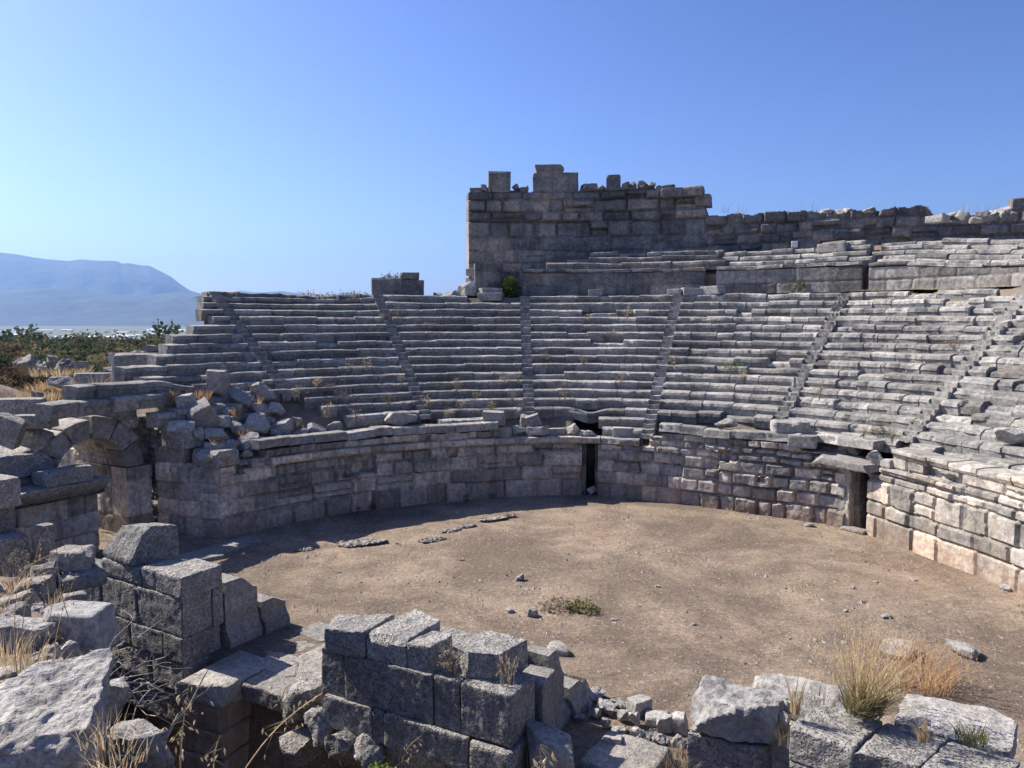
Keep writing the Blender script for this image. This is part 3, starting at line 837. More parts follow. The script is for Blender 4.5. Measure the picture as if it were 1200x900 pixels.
loose_on_wall('moulded_slab', 'right one of two thin moulded slabs at the stepped end of the tall wall', 'stone slab', 797, 820, 220.5, 227, 7, d=1.4, off=.15)
loose_on_wall('small_block', 'small square block on the thin moulded slabs of the tall wall', 'stone block', 774, 787, 217, 222.5, 8, d=.6)
loose_on_wall('round_ended_block', 'round-nosed block jutting out of the right end of the tall wall', 'stone block', 812, 829, 229, 239, 9, d=1.1, off=.45)

for i_, (xa, xb, ya, yb) in enumerate([(600, 608, 216, 223), (608, 619, 218, 224), (564, 573, 217, 224), (679, 688, 216, 223), (687, 699, 215, 222), (699, 709, 217, 222), (726, 736, 214, 220), (735, 744, 213, 219), (744, 756, 212, 219), (755, 765, 214, 220), (764, 773, 217, 224)]):
    r = rB + .45; p = pol(phi_px(.5 * (xa + xb), r), r); dep = p[1]
    V, Fs = boulder_geo((xb - xa) * dep / F, .8, (yb - ya) * dep / F + .12, 80 + i_, res=.09, planes=9, sph=.35)
    tag(add('crest_stone', mesh('crest_stone', V, Fs, M['upper']), None, (p[0], p[1], zD(.5 * (xa + xb), yb, r) - .14)), 'dark rough stone in the ragged crest of the tall wall', 'stone', 'rough stones along the crest of the tall wall')
# long back wall
a2, b2 = phi_px(824, rB), 101.0
LT = [(824, 254), (832, 252), (838, 252.5), (850, 252), (856, 249), (864, 248), (880, 251), (888, 249), (905, 247), (918, 246), (926, 248), (944, 246), (956, 246), (962, 249), (978, 250), (990, 249), (1000, 245), (1026, 247), (1036, 244), (1054, 242), (1066, 243), (1070, 240.5), (1086, 240), (1092, 247), (1098, 252), (1110, 252.5), (1124, 250), (1140, 252), (1150, 252), (1165, 252), (1184, 250), (1185, 231), (1200, 230), (1290, 224)]
BN = math.radians(23.5); BP = np.array(pol(a2, rB)); BD = np.array([math.cos(BN), -math.sin(BN)]); BNV = np.array([-math.sin(BN), -math.cos(BN)])
def on_back(px, py=250, back=0.0):       # where a picture column meets the straight wall, and the height of a picture point on it
    d = ray(px, py); d2 = d[:2] / d[1]; P0 = BP - BNV * back
    A_m = np.array([[d2[0], -BD[0]], [d2[1], -BD[1]]]); t, s = np.linalg.solve(A_m, P0)
    return s, np.array([d2[0] * t, d2[1] * t, H + d[2] / d[1] * t])
tp2 = np.array([on_back(x, y)[0] for x, y in LT]); tz2 = np.array([on_back(x, y)[1][2] for x, y in LT])
def ztL(s): return np.interp(s, tp2, tz2) + .10 * n1(s * 3.5, 17)
pc = BP + BD * 9
LW = thing('back_wall', 'long dark back wall with ragged top behind the upper seats', 'wall', (pc[0], pc[1], 11.5))
def path_back(S): return BP[0] + BD[0] * S, BP[1] + BD[1] * S, S * 0 + BNV[0], S * 0 + BNV[1]
geo = wall_sheet(path_back, 24.0, z0=10.2, z1=16.8, ztop=ztL, courses=[11.2, 11.9, 12.5, 13.1, 13.7, 14.4, 15.1], thick=1.2, seed=33, wid=(.6, 1.5), offs=.07, groove=.14, split=.2, res=.06, wavy=.08)
part('masonry', geo[:3], M['upper'], LW)
LBW = [(1096, 1108, 250, 257), (1108, 1121, 249, 256), (1122, 1134, 248, 257), (1133, 1144, 251, 258), (1143, 1156, 247, 256), (1155, 1168, 246, 255), (1166, 1176, 244, 254), (1174, 1186, 242, 252), (962, 975, 244, 251), (974, 988, 245, 252), (988, 998, 244, 250), (1012, 1026, 243, 249)]
for i_, (xa, xb, ya, yb) in enumerate(LBW):
    p = on_back(.5 * (xa + xb), yb, .5)[1]; dep = p[1]
    V, Fs = boulder_geo((xb - xa) * dep / F, .8, (yb - ya) * dep / F + .1, 60 + i_, res=.09)
    tag(add('rubble_stone', mesh('rubble_stone', V, Fs, M['rubble']), None, (p[0], p[1], p[2] - .12)),
        'pale rounded rubble stone on top of the long back wall', 'stone', 'rubble stones capping the back wall')
# ------------------------------------------------------------------ single blocks and boulders placed by what they stand on
def rot_geo(geo, rz=0, rx=0, ry=0):
    V, Fs = geo[:2]
    from mathutils import Euler
    Mx = np.array(Euler((rx, ry, rz)).to_matrix())
    return (V @ Mx.T, Fs)
def rock_px(x0, x1, y0, y1, name, label, cat='stone', seed=0, kind='boulder', mat='rubble', group=None, rz=None, tilt=0, roll=0, P=None, dr=.75, fn=None, sink=.04, smooth=False, hs=1.0, **kw):
    """stone whose outline covers x0..x1, y0..y1 of the picture, standing where the ground under its foot is"""
    xc = .5 * (x0 + x1)
    if P is None: P = hit(xc, y1, fn=fn or G)
    P = np.array(P, float)
    dep = P[1] * cT - (P[2] - H) * sT
    al = math.atan2(H - P[2], math.hypot(P[0], P[1]))
    l = (x1 - x0) * dep / F
    ext = (y1 - y0) * dep / F
    d = dr * l
    h = max(.35 * l, (ext - d * math.sin(max(al, 0))) / max(.5, math.cos(al))) * hs
    dirv = P[:2] / np.linalg.norm(P[:2])
    P[:2] += dirv * d * .45
    rs = np.random.default_rng(seed + 9)
    if rz is None: rz = -math.atan2(P[0], P[1]) + rs.normal(0, .25)
    res = kw.pop("res", max(.035, dep * .0022))
    if kind == 'boulder': geo = boulder_geo(l, d, h, seed, res=res, **kw)
    else: geo = block_geo(l, d, h, seed, res=res, **kw)
    V, Fs = geo
    o = tag(add(name, mesh(name, V, Fs, M[mat], smooth=smooth), None, (P[0], P[1], P[2] - sink - abs(tilt) * l * .2), (tilt, roll, rz)), label, cat, group)
    return o

# ---- rubble heap at the left end of the seats
GH = 'stones of the rubble heap by the arch'
def heapG(x, y):
    r = np.hypot(x - CX, y - CY); ph = np.degrees(np.arctan2(x - CX, y - CY))
    z = seat_slope(r) - .25
    return np.where((r > 13.9) & (r < 22), z, ground_h(x, y))
HEAP = [  # x0 x1 y0 y1 kind label tilt roll
 (242, 267, 431, 459, 'b', 'tall upright stone standing highest on the rubble heap', .1, .1),
 (294, 324, 445, 473, 'r', 'big pale angular boulder at the upper end of the rubble heap', 0, 0),
 (258, 295, 452, 477, 'r', 'wide wedge-shaped boulder between the upright stone and the big pale boulder', .1, .25),
 (209, 231, 459, 481, 'b', 'squarish block with bright top at the far left of the rubble heap', .1, -.15),
 (229, 258, 461, 495, 'b', 'long flat slab leaning diagonally in the rubble heap', .5, -.5),
 (290, 319, 469, 487, 'r', 'pale rounded stone just below the big angular boulder', 0, .1),
 (312, 333, 468, 486, 'r', 'dark pointed stone at the right shoulder of the rubble heap', 0, .3),
 (284, 315, 480, 509, 'r', 'large lichen-covered round boulder in the middle of the rubble heap', 0, .1),
 (318, 346, 488, 510, 'r', 'big round-topped boulder on the right half of the rubble heap', 0, 0),
 (350, 378, 491, 511, 'r', 'triangular stone leaning to its left near the wall coping', .2, .5),
 (384, 400, 492, 509, 'b', 'short square pillar stump standing last on the rubble heap side of the coping', .05, .05),
 (343, 360, 499, 514, 'b', 'small upright cube of stone under the triangular stone', .1, .2),
 (238, 268, 496, 516, 'r', 'broad grey boulder low on the left half of the rubble heap', .1, 0),
 (274, 303, 502, 529, 'r', 'two-stepped block in front of the rubble heap above the wall top', 0, .1),
 (197, 227, 490, 504, 'b', 'flat rectangular block on top of the corner masonry', .05, .05),
 (188, 227, 504, 527, 'b', 'massive square corner block above the shaded wall beside the arch', 0, 0),
 (245, 268, 485, 498, 'b', 'slim oblong stone lying across the middle of the rubble heap', .1, .2),
 (266, 289, 491, 508, 'r', 'smooth slanting stone left of the lichen-covered boulder', .2, .4),
 (259, 280, 475, 488, 'r', 'half-buried pale stone below the wedge-shaped boulder', 0, .1),
 (310, 322, 486, 499, 'r', None, 0, 0), (278, 291, 538, 545, 'r', None, 0, 0), (257, 272, 534, 546, 'r', None, 0, 0), (303, 316, 509, 519, 'r', None, 0, 0),
 (324, 346, 510, 517, 'b', None, 0, 0), (338, 354, 487, 498, 'r', None, 0, .2), (218, 230, 484, 492, 'r', None, 0, 0), (227, 239, 502, 516, 'r', None, 0, 0),
 (240, 262, 516, 530, 'b', None, .1, .1), (262, 280, 512, 526, 'r', None, .1, .1), (316, 330, 500, 512, 'r', None, .1, .1), (282, 296, 526, 536, 'r', None, 0, 0), (232, 250, 528, 542, 'r', None, 0, 0)]
for i_, (x0, x1, y0, y1, kd, lb, ti, ro) in enumerate(HEAP):
    if (x0, y0) == (188, 504):
        continue
    rock_px(x0, x1, y0, y1, 'fallen_block' if kd == 'b' else 'boulder', lb or 'small broken stone wedged among the larger rubble by the arch', 'stone', 200 + i_,
            'block' if kd == 'b' else 'boulder', 'rubble', GH, tilt=ti, roll=ro, fn=heapG, **({} if kd == 'r' else dict(chips=6, chipsize=.2, rough=.03, bevel=.05)))

# ---- loose blocks on the coping and the walkway
GC = 'loose blocks lying along the top of the curved wall'
def at_phi(px, r, z):
    p = pol(phi_px(px, r), r); return (p[0], p[1], z)
def cop(x0, x1, y0, y1, lb, r, z, **kw):
    return rock_px(x0, x1, y0, y1, kw.pop('name', 'loose_block'), lb, 'stone block', kw.pop('seed', int(x0)), kw.pop('kind', 'block'), kw.pop('mat', 'rubble'), kw.pop('group', GC), P=at_phi(.5 * (x0 + x1), r, z), **kw)
cop(449, 488, 484, 504, 'big bright-topped boulder alone on the shaded left coping', 13.6, 3.42, kind='boulder', planes=8)
cop(566, 591, 479, 497, 'pale speckled cube standing at the right end of the left coping', 13.7, 3.3, roll=.05)
cop(608, 627, 479, 491, 'upper of two small blocks leaning together above the doorway wall', 14.1, 3.2, tilt=.1, roll=.3)
cop(620, 636, 480, 496, 'block tipped on its corner beside the speckled cube', 13.8, 3.2, roll=-.35, tilt=.15)
cop(600, 620, 491, 504, 'pinkish round stone between low blocks over the curved wall', 13.8, 2.8, kind='boulder')
cop(562, 583, 498, 512, 'first low block of the broken parapet right of the left coping', 13.5, 2.72)
cop(581, 599, 496, 511, 'second low block of the broken parapet, close against the first', 13.5, 2.72)
cop(619, 641, 495, 507, 'low parapet block under the tipped block', 13.5, 2.85)
cop(641, 664, 491, 502, 'worn block in the gap above the left jamb of the narrow doorway', 14.0, 2.72)
cop(664, 680, 493, 510, 'rough lump beside the gap above the narrow doorway', 13.9, 2.72, kind='boulder')
cop(679, 700, 503, 511, 'small pale rubble just over the narrow doorway lintel', 13.8, 2.72, kind='boulder')
cop(719, 742, 497, 511, 'block on the right edge of the gap above the narrow doorway', 13.95, 2.72)
cop(790, 814, 505, 520, 'rounded block supporting the left end of the middle coping', 13.3, 2.75, kind='boulder', planes=6)
cop(839, 866, 489, 503, 'pale angular stone on the middle coping, alone', 13.4, 3.45, kind='boulder')
cop(907, 949, 492, 512, 'large bolster-shaped block lying on the sunny coping', 13.7, 3.42, lump=.1, bevel=.14)
cop(928, 960, 512, 530, 'square-ended block overhanging the wall left of the lintel slab', 13.5, 3.0, rz=-.5)
cop(1020, 1042, 536, 556, 'grey round stone on the end of the lintel slab', 13.75, 2.68, kind='boulder')
cop(1041, 1062, 541, 553, 'small smooth bright block right of the lintel slab', 13.6, 2.75)
cop(1172, 1212, 498, 522, 'grey boulder cut by the right edge of the view among the seats', 15.0, 4.0, kind='boulder')
cop(985, 1015, 525, 538, 'rough stones in the shadowed hollow behind the lintel slab', 14.6, 2.75, kind='boulder', hs=1.2)
cop(958, 985, 527, 539, 'lump of rubble at the left of the hollow behind the lintel slab', 14.5, 2.75, kind='boulder')
cop(1052, 1074, 520, 534, 'pale stone at the end of the raised seat slab', 14.3, 3.0, kind='boulder')
# raised long seat slab behind the lintel
xx, yy = pol(52.5, 14.4)
o = thing('seat_slab', 'long sunlit seat slab spanning over the dark hollow behind the lintel', 'stone slab', (xx, yy, 3.1))
part('slab', sweep(lambda p: 14.05 + p * 0, 3.5, 46.5, 58.2, PROF_SLAB, 222, wear=.3, blk=(1.1, 1.9)), M['seat'], o)
# lintel slab over the right doorway
p = at_phi(1000, 13.95, 2.44)
V, Fs = block_geo(2.35, 1.35, .30, 301, res=.06, bevel=.03, rough=.03, chips=6, chipsize=.25)
tag(add('lintel_slab', mesh('lintel_slab', V, Fs, M['boulder']), None, p, (.02, .03, -math.radians(55))), 'big flat sunlit lintel slab bridging the right-hand doorway', 'lintel')
tag(add('door_jamb', mesh('door_jamb', *block_geo(.55, .8, 2.42, 302, res=.06, bevel=.05, rough=.03, chips=4), M['podium']), None, (*pol(53.9, 14.28), 0), (0, 0, -math.radians(54))), 'tall upright jamb stone on the left of the lintelled doorway', 'door jamb')
tag(add('threshold_stone', mesh('threshold_stone', *block_geo(1.0, .4, .12, 303, res=.06), M['slab']), None, (*pol(56.3, 13.75), 0), (0, 0, -math.radians(56))), 'pale flat threshold stone at the foot of the lintelled doorway', 'threshold')
rock_px(694, 707, 568, 581, 'boulder', 'round pale boulder blocking the foot of the narrow dark doorway', 'stone', 310, P=(*pol(8.6, 13.9), 0))
# moulded blocks on the rim (right of centre)
GR = 'moulded seat blocks lined up on the rim'
cop(781, 798, 339, 347, 'leftmost of three moulded blocks lined up on the rim', 21.9, 9.40, group=GR, name='rim_block')
cop(798, 823, 338.5, 347, 'middle of three moulded blocks on the rim', 21.9, 9.40, group=GR, name='rim_block')
cop(823, 845, 336, 347, 'tilted pale block at the end of three moulded blocks on the rim', 21.9, 9.40, group=GR, name='rim_block', roll=-.1)
cop(689, 705, 342, 350, 'single small block sitting on the top row below the tall wall', 21.9, 9.38, group=GR, name='rim_block')
cop(564, 586, 340, 350, 'small flared capital stone in front of the pier beside the shrub', 22.2, 9.4, group=None, name='capital_stone', taper=-.15)
cop(562, 590, 349, 358, 'low block under the small flared capital stone', 21.8, 9.15, group=None)
# collapsed stones at the left foot of the tall wall
cop(547, 560, 318, 326, 'overhanging capital fragment poking from the foot of the tall wall', 23.4, 10.62, group=None, name='capital_fragment', dr=.7)
cop(536, 556, 334, 357, 'big leaning broken block at the left foot of the tall wall', 22.8, 9.2, group=None, name='leaning_block', roll=.12, kind='boulder', planes=7, sph=.2)
cop(530, 541, 342, 352, 'small broken wedge left of the leaning block on the rim', 22.9, 9.3, group=None, kind='boulder')
cop(545, 563, 325, 350, 'rough broken masonry between capital fragment and leaning block', 23.1, 9.3, group=None, kind='boulder', sph=.15, planes=7, hs=1.0)
cop(508, 519, 345, 352, 'tiny rounded stone on the skyline between block ruin and tall wall', 22.8, 9.3, group=None, kind='boulder')
cop(519, 535, 344, 352, 'low heap stone on the skyline left of the leaning block', 22.8, 9.3, group=None, kind='boulder')
# bright upturned blocks of the upper tier
cop(956, 988, 300, 312, 'brightest upturned seat block in the upper tier', 24.7, 11.6, group=None, rz=-.7, name='upturned_block', mat='boulder')
cop(1110, 1122, 277, 286, 'small white leaning slab at the foot of the back wall', 26.3, 13.0, group=None, roll=.6, mat='boulder')
cop(1080, 1101, 278, 286, 'flat broken slab lying by the foot of the back wall', 26.0, 12.9, group=None)
cop(1128, 1141, 283, 291, 'dark rounded stone by the foot of the back wall', 26.0, 12.7, group=None, kind='boulder')
# block ruin on the rim
r = 23.6; ph = phi_px(468, r); p = pol(ph, r); dep = p[1]
BR = thing('block_ruin', 'free-standing dark block ruin on the rim against the sky', 'ruin', (p[0], p[1], 9.2), -math.radians(ph) * .6)
def rb(x0, x1, y0, y1, seed, dd=1.5, yo=0, **kw):
    V, Fs = block_geo((x1 - x0) * dep / F, dd, (y1 - y0) * dep / F, seed, res=.08, bevel=.03, rough=.015, chips=3, warp=.01, **kw)
    o = add('block', mesh('block', V, Fs, M['upper']), BR, ((.5 * (x0 + x1) - 468) * dep / F, yo, zD(468, y1, r) - 9.2))
    return o
rb(437, 471, 327, 352, 1); rb(471.2, 496, 329, 352, 2, taper=-.05); rb(470, 491, 320, 328.5, 3, 1.2, taper=-.06)
rb(494, 503, 343, 352, 4, 1.0, chipsize=.4)

# ------------------------------------------------------------------ vaulted side entrance
AU, AWc, ARi, ARo, ASp = -10.8, 4.35, 1.25, 1.92, 2.62
AO = uw(AU, AWc)
AR = thing('vaulted_archway', 'round stone archway of the vaulted side entrance at the left end of the seats', 'archway', AO, STA)
# local frame: x = along -> orchestra (e1), y = towards the seats (e2)
nv = 6
for q in range(nv):
    a0 = math.pi * q / nv + .012; a1 = math.pi * (q + 1) / nv - .012
    V, Fs = block_geo(1.05, .6, ARo - ARi, 400 + q, res=.07, bevel=.03, rough=.02, chips=2, warp=.0, chipsize=.1)
    # bend the block: y -> angle, z -> radius
    f = V[:, 1] / .6 + .5; ang = a0 + (a1 - a0) * f; rr = ARi + V[:, 2] * (1 + (.18 if q in (1, 2) else 0))
    V = np.stack([V[:, 0] - .5 + RG.normal(0, .03), np.cos(ang) * rr, ASp + np.sin(ang) * rr], -1)
    add('voussoir', mesh('voussoir', V, Fs, M['dado']), AR)
# barrel vault behind the ring
def vault_path(S):
    ang = S / ARi; return S * 0, S * 0, S * 0, S * 0
VL = 2.3
sx = np.linspace(-1.0, -VL - 1.0, 46); an = np.linspace(-.0, math.pi, 60)
SX, AN = np.meshgrid(sx, an, indexing='ij')
jt = np.minimum(np.abs(((SX * 1.0) % .8) - .4), np.abs((AN * ARi) % .6 - .3))
rr = ARi + .03 + .05 * (jt < .035) + .02 * fbm(np.stack([SX * 3, AN * 3, AN * 0], -1), 3, 12)
V = np.stack([SX, np.cos(AN) * rr, ASp + np.sin(AN) * rr], -1).reshape(-1, 3)
V2 = np.stack([SX, np.cos(AN) * 1.9, ASp + np.sin(AN) * 1.9], -1).reshape(-1, 3)
gf = grid_faces(46, 60); N_ = 46 * 60
bdr = [(i * 60, (i + 1) * 60, (i + 1) * 60 + N_, i * 60 + N_) for i in range(45)] + [(i * 60 + 59, (i + 1) * 60 + 59, (i + 1) * 60 + 59 + N_, i * 60 + 59 + N_) for i in range(45)] + \
      [(j, j + 1, j + 1 + N_, j + N_) for j in range(59)] + [(45 * 60 + j, 45 * 60 + j + 1, 45 * 60 + j + 1 + N_, 45 * 60 + j + N_) for j in range(59)]
tn = (hrand((np.floor(SX / .8) * 31 + np.floor(AN * ARi / .6)).astype(int), 3) - .5) * .4
add('vault', mesh('vault', np.concatenate([V, V2]), np.concatenate([gf, gf[:, ::-1] + N_, np.array(bdr)]), M['podium_left'], np.concatenate([tn.ravel(), tn.ravel()])), AR)
# side wall of the passage (towards the seats) and pier faces
def wpart(name, p, q, z0, z1, zt, courses, th, seed, mat, root, **kw):
    pth, Ls = line_path(p, q)
    return part(name, wall_sheet(pth, Ls, z0, z1, zt, courses, kw.pop('res', .045), th, seed, **kw), M[mat], root)
wpart('side_wall', uw(-16.5, AWc + ARi), uw(AU + .02, AWc + ARi), -.2, 3.0, lambda s: np.where(s < 2.4, 3.0 + .1 * n1(s * 3, 2), ASp), [.75, 1.45, 2.1], .9, 41, 'podium_left', AR, wid=(.7, 1.3), offs=.02, groove=.05)
wpart('pier', uw(AU, AWc + ARi - .01), uw(AU, AWc + ARi + .98), -.2, ASp + .1, ASp, [.75, 1.45, 2.1], .95, 42, 'podium_left', AR, wid=(.6, 1.2), offs=.05, groove=.06)
wpart('pier', uw(AU, 1.9), uw(AU, AWc - ARi), -.2, ASp + .1, ASp, [.75, 1.45, 2.1], 1.1, 43, 'podium_left', AR, wid=(.6, 1.2), offs=.05, groove=.06)
# shaded retaining wall between arch and orchestra corner
c0 = uw(AU + .35, 6.55); c1 = np.array([*pol(-62.0, 13.88), 0])
RW = thing('retaining_wall', 'dark shaded straight wall between the arch and the corner of the orchestra', 'wall', .5 * (c0 + c1))
def ztR(s): return np.where(s < 1.3, 3.35, np.where(s < 2.2, 2.75, 2.66)) + .04 * n1(s * 3, 2)
wpart('masonry', c0, c1, -.2, 3.5, ztR, [.72, 1.35, 2.0, 2.7], .9, 44, 'podium_left', RW, wid=(.6, 1.2), offs=.04, groove=.06, split=.1)
# big corner block on that wall
o = tag(add('corner_block', mesh('corner_block', *block_geo(1.25, .95, .72, 405, res=.05, bevel=.04, rough=.02, chips=5), M['ashlar']), None, uw(AU + 1.25, 7.1, 3.3), (0, 0, STA)), 'massive square block on the shaded wall beside the arch', 'stone block')
o = tag(add('corner_block', mesh('corner_block', *block_geo(1.4, 1.0, .6, 406, res=.05, bevel=.04, rough=.02, chips=5), M['ashlar']), None, uw(AU + 2.55, 7.5, 2.68), (0, 0, STA)), 'chipped block stepping down from the massive square block to the orchestra corner', 'stone block')
# rough core of the wall showing between arch and shaded wall
wpart('rubble_core', uw(AU - .6, 6.75), uw(AU + 1.0, 6.78), -.2, 4.5, lambda s: 4.3 + .25 * n1(s * 3, 9), list(np.arange(.2, 4.4, .24)), .6, 47, 'dado', RW, wid=(.18, .5), offs=.08, groove=.09, wavy=.09, split=0)
wpart('rubble_core', uw(AU - .35, 5.7), uw(AU - .35, 7.6), 2.2, 4.7, lambda s: 4.45 + .2 * n1(s * 3, 5), list(np.arange(2.4, 4.7, .26)), .5, 48, 'dado', RW, wid=(.2, .5), offs=.08, groove=.09, wavy=.09, split=0)
# blocks bonded above and left of the arch
AG = 'blocks stacked around the arch'
def ablock(x0, x1, y0, y1, D, lb, seed, mat='ashlar', rz=STA - .95, **kw):
    return rock_px(x0, x1, y0, y1, 'stone_block', lb, 'stone block', seed, kw.pop('kind', 'block'), mat, AG, P=atD(.5 * (x0 + x1), y1, D), rz=rz, chips=kw.pop('chips', 5), chipsize=.15, dr=kw.pop('dr', .6), **kw)
ablock(42, 90, 478, 493, 27.5, 'long block over the crown of the arch, left piece', 431, rz=.1)
ablock(85, 118, 474, 493, 27.4, 'middle block of the course over the crown of the arch', 432, rz=.1)
ablock(112, 155, 470, 491, 27.4, 'right block of the course over the crown of the arch', 433, rz=.1)
ablock(134, 160, 486, 502, 27.6, 'round-ended stone below the course at the right shoulder of the arch', 434, bevel=.15, rz=.1)
ablock(20, 63, 484, 501, 24.8, 'bright-topped oblong block left of the arch crown', 435, rz=.15, chips=6)
ablock(22, 54, 498, 524, 25.0, 'block with slanting pale face below the bright-topped oblong block', 436, kind='block', roll=.35, rz=.2)
ablock(40, 60, 508, 526, 24.9, 'triangular split block against the springing of the arch', 437, roll=-.5, rz=.1)
ablock(-12, 19, 484, 520, 24.0, 'large tilted block at the left edge under green weeds', 438, roll=.4, rz=.1)
ablock(88, 103, 422, 430, 33.0, 'far small squared block on the skyline of the broken left end', 439, rz=0)
ablock(91, 129, 436, 450, 31.5, 'long squared block resting on the leftmost seats below the bushes', 440, rz=.1)
ablock(60, 92, 440, 456, 31.3, 'pale fractured block left of the long squared block', 441, rz=.1, kind='boulder', planes=6, sph=.2)
ablock(133, 158, 446, 456, 31.5, 'rounded white stone beside the long squared block', 442, rz=.1, kind='boulder')
ablock(139, 187, 417, 430, 34.5, 'largest isolated seat block on the broken left skyline', 443, rz=.12)
ablock(151, 172, 410, 419, 35.0, 'white rounded stone on top of the largest isolated seat block', 444, rz=.1, kind='boulder')
ablock(168, 194, 402, 419, 35.5, 'rubble clump on the broken edge of the seats by the bushes', 445, kind='boulder', rz=0)
ablock(122, 150, 428, 446, 33.5, 'jumbled pale rubble left of the thin post', 448, kind='boulder', rz=0)
ablock(36, 50, 456, 466, 31.0, 'small rounded stone in the weeds above the left blocks', 449, kind='boulder', rz=0)
ablock(0, 50, 472, 484, 27.5, 'thin long slab half hidden in grass at the left edge', 450, rz=.3)

rs = np.random.default_rng(17)
for q in range(34):
    k = rs.uniform(8, 17); ph = float(np.interp(k, sorted(LEFT_PHI), [LEFT_PHI[j] for j in sorted(LEFT_PHI)])) + rs.uniform(-3.0, .3); r = 13.5 + .484 * k + rs.uniform(0, .5); x, y = pol(ph, r)
    z = max(float(bank_h(np.array([x]), np.array([y]))[0]), float(ground_h(x, y))); s = rs.choice([.25, .35, .5, .65])
    V, Fs = boulder_geo(s, s * rs.uniform(.6, 1), s * rs.uniform(.5, .8), 1800 + q, res=.08, planes=10, rough=.04)
    tag(add('edge_rubble', mesh('edge_rubble', V, Fs, M['rubble']), None, (x, y, z - .05), (0, 0, q)), 'rough stone on the crumbled earth edge at the left end of the seats', 'stone', 'rubble on the broken left edge')
# side wall of the stage building facing the orchestra, with moulded cornice
v0, v1 = uw(-9.8, -1.6), uw(-9.8, 3.9)
VW = thing('stage_side_wall', 'shaded side wall with a moulded cornice in front of the arch', 'wall', .5 * (v0 + v1))
wpart('masonry', v0, v1, -.2, 2.2, 2.16, [.8, 1.5], 1.1, 51, 'podium_left', VW, wid=(.7, 1.4), offs=.03, groove=.05)
V, Fs = box_grid(np.linspace(-.6, .75, 16), np.linspace(0, 5.6, 80), np.linspace(0, .52, 9))
f = V[:, 2] / .52; m_ = V[:, 0] > .35
V[m_, 0] = .12 + .5 * np.sin(np.clip(f[m_], 0, 1) * 1.5) ** 1.2 + (V[m_, 0] - .75) * .2
V += np.stack([fbm(V * 4 + q * 9, 4, 15 + q) for q in range(3)], -1) * .03
V = np.stack([V[:, 0], V[:, 1] - 2.75, V[:, 2] + 2.18], -1)
c_, s_ = math.cos(STA), math.sin(STA)
Vw = np.stack([V[:, 0] * c_ - V[:, 1] * s_, V[:, 0] * s_ + V[:, 1] * c_, V[:, 2]], -1)
add('cornice', mesh('cornice', Vw, Fs, M['ashlar'], smooth=True), VW)
VB = 'blocks on the stage side wall'
def vb(u, w, z, l, d, h, seed, lb, rz=STA, **kw):
    V, Fs = block_geo(l, d, h, seed, res=.055, bevel=.05, rough=.03, chips=5, chipsize=.2, **kw)
    return tag(add('stone_block', mesh('stone_block', V, Fs, M['ashlar']), None, uw(u, w, z), (0, 0, rz)), lb, 'stone block', VB)
vb(-9.75, 2.75, 2.70, 1.0, 1.5, .48, 61, 'bolster-like bright-topped block lying on the moulded cornice')
vb(-11.0, 1.65, 2.95, 1.0, 2.4, .72, 62, 'long bright-edged slab behind the bolster-like block on the cornice')
vb(-11.0, 2.2, 2.0, .9, 2.1, .97, 64, 'upright rough block under the long bright-edged slab left of the arch')
# ------------------------------------------------------------------ stage wall remains in front (three stumps with doorways between)
def sblock(root, u0, u1, w0, w1, z0, z1, seed, mat='ashlar', name='ashlar_block', gap=.028, jz=0.0, label=None, **kw):
    l, d, h = u1 - u0 - gap, w1 - w0 - gap, z1 - z0 - .004
    V, Fs = block_geo(l, d, h, seed, res=kw.pop('res', .05), bevel=kw.pop('bevel', .022), rough=kw.pop('rough', .018), chips=kw.pop('chips', 4), warp=kw.pop('warp', .012), chipsize=kw.pop('chipsize', .08), **kw)
    c = uw(.5 * (u0 + u1), .5 * (w0 + w1), z0)
    rs = np.random.default_rng(seed)
    me = mesh(name, V, Fs, M[mat])
    if root is None:
        return add(name, me, None, c, (0, 0, STA + jz + rs.normal(0, .01)))
    return_o = add(name, me, root)
    lc = c - np.array(root.location)
    ca, sa = math.cos(-root.rotation_euler.z), math.sin(-root.rotation_euler.z)
    return_o.location = (lc[0] * ca - lc[1] * sa, lc[0] * sa + lc[1] * ca, lc[2])
    return_o.rotation_euler = (0, 0, jz + rs.normal(0, .008))
    if label: return_o['label'] = label
    return return_o
def top_block(root, name, px4, ztop, h, seed, mat='ashlar', pts=None, label=None, **kw):
    """block whose top face has these four corners (front-left, front-right, back-right, back-left) at height ztop"""
    C4 = np.array([atz(x, y, ztop) for x, y in px4]) if pts is None else np.array(pts, float)
    l = .5 * (np.linalg.norm(C4[1] - C4[0]) + np.linalg.norm(C4[2] - C4[3])); d = .5 * (np.linalg.norm(C4[3] - C4[0]) + np.linalg.norm(C4[2] - C4[1]))
    args = dict(res=.045, bevel=.025, rough=.026, chips=5, warp=.012, chipsize=.12); args.update(kw)
    V, Fs = block_geo(l, d, h, seed, **args)
    s = (V[:, 0] / l + .5)[:, None]; t = (V[:, 1] / d + .5)[:, None]
    P = (1 - s) * (1 - t) * C4[0] + s * (1 - t) * C4[1] + s * t * C4[2] + (1 - s) * t * C4[3]
    c = C4.mean(0); c[2] = ztop - h
    W = np.stack([P[:, 0] - c[0], P[:, 1] - c[1], V[:, 2]], -1)
    if root is None: return add(name, mesh(name, W, Fs, M[mat]), None, c)
    o = part(name, (W + c, Fs), M[mat], root, label=label); return o
def below(px4, ztop, dz, h, seed, name='ashlar_block', mat='ashlar', root=None, grow=0, **kw):
    C4 = np.array([atz(x, y, ztop) for x, y in px4]); m = C4.mean(0); C4 = m + (C4 - m) * (1 + grow); C4[:, 2] = ztop - dz
    return top_block(root, name, None, ztop - dz, h, seed, mat, pts=C4, **kw)
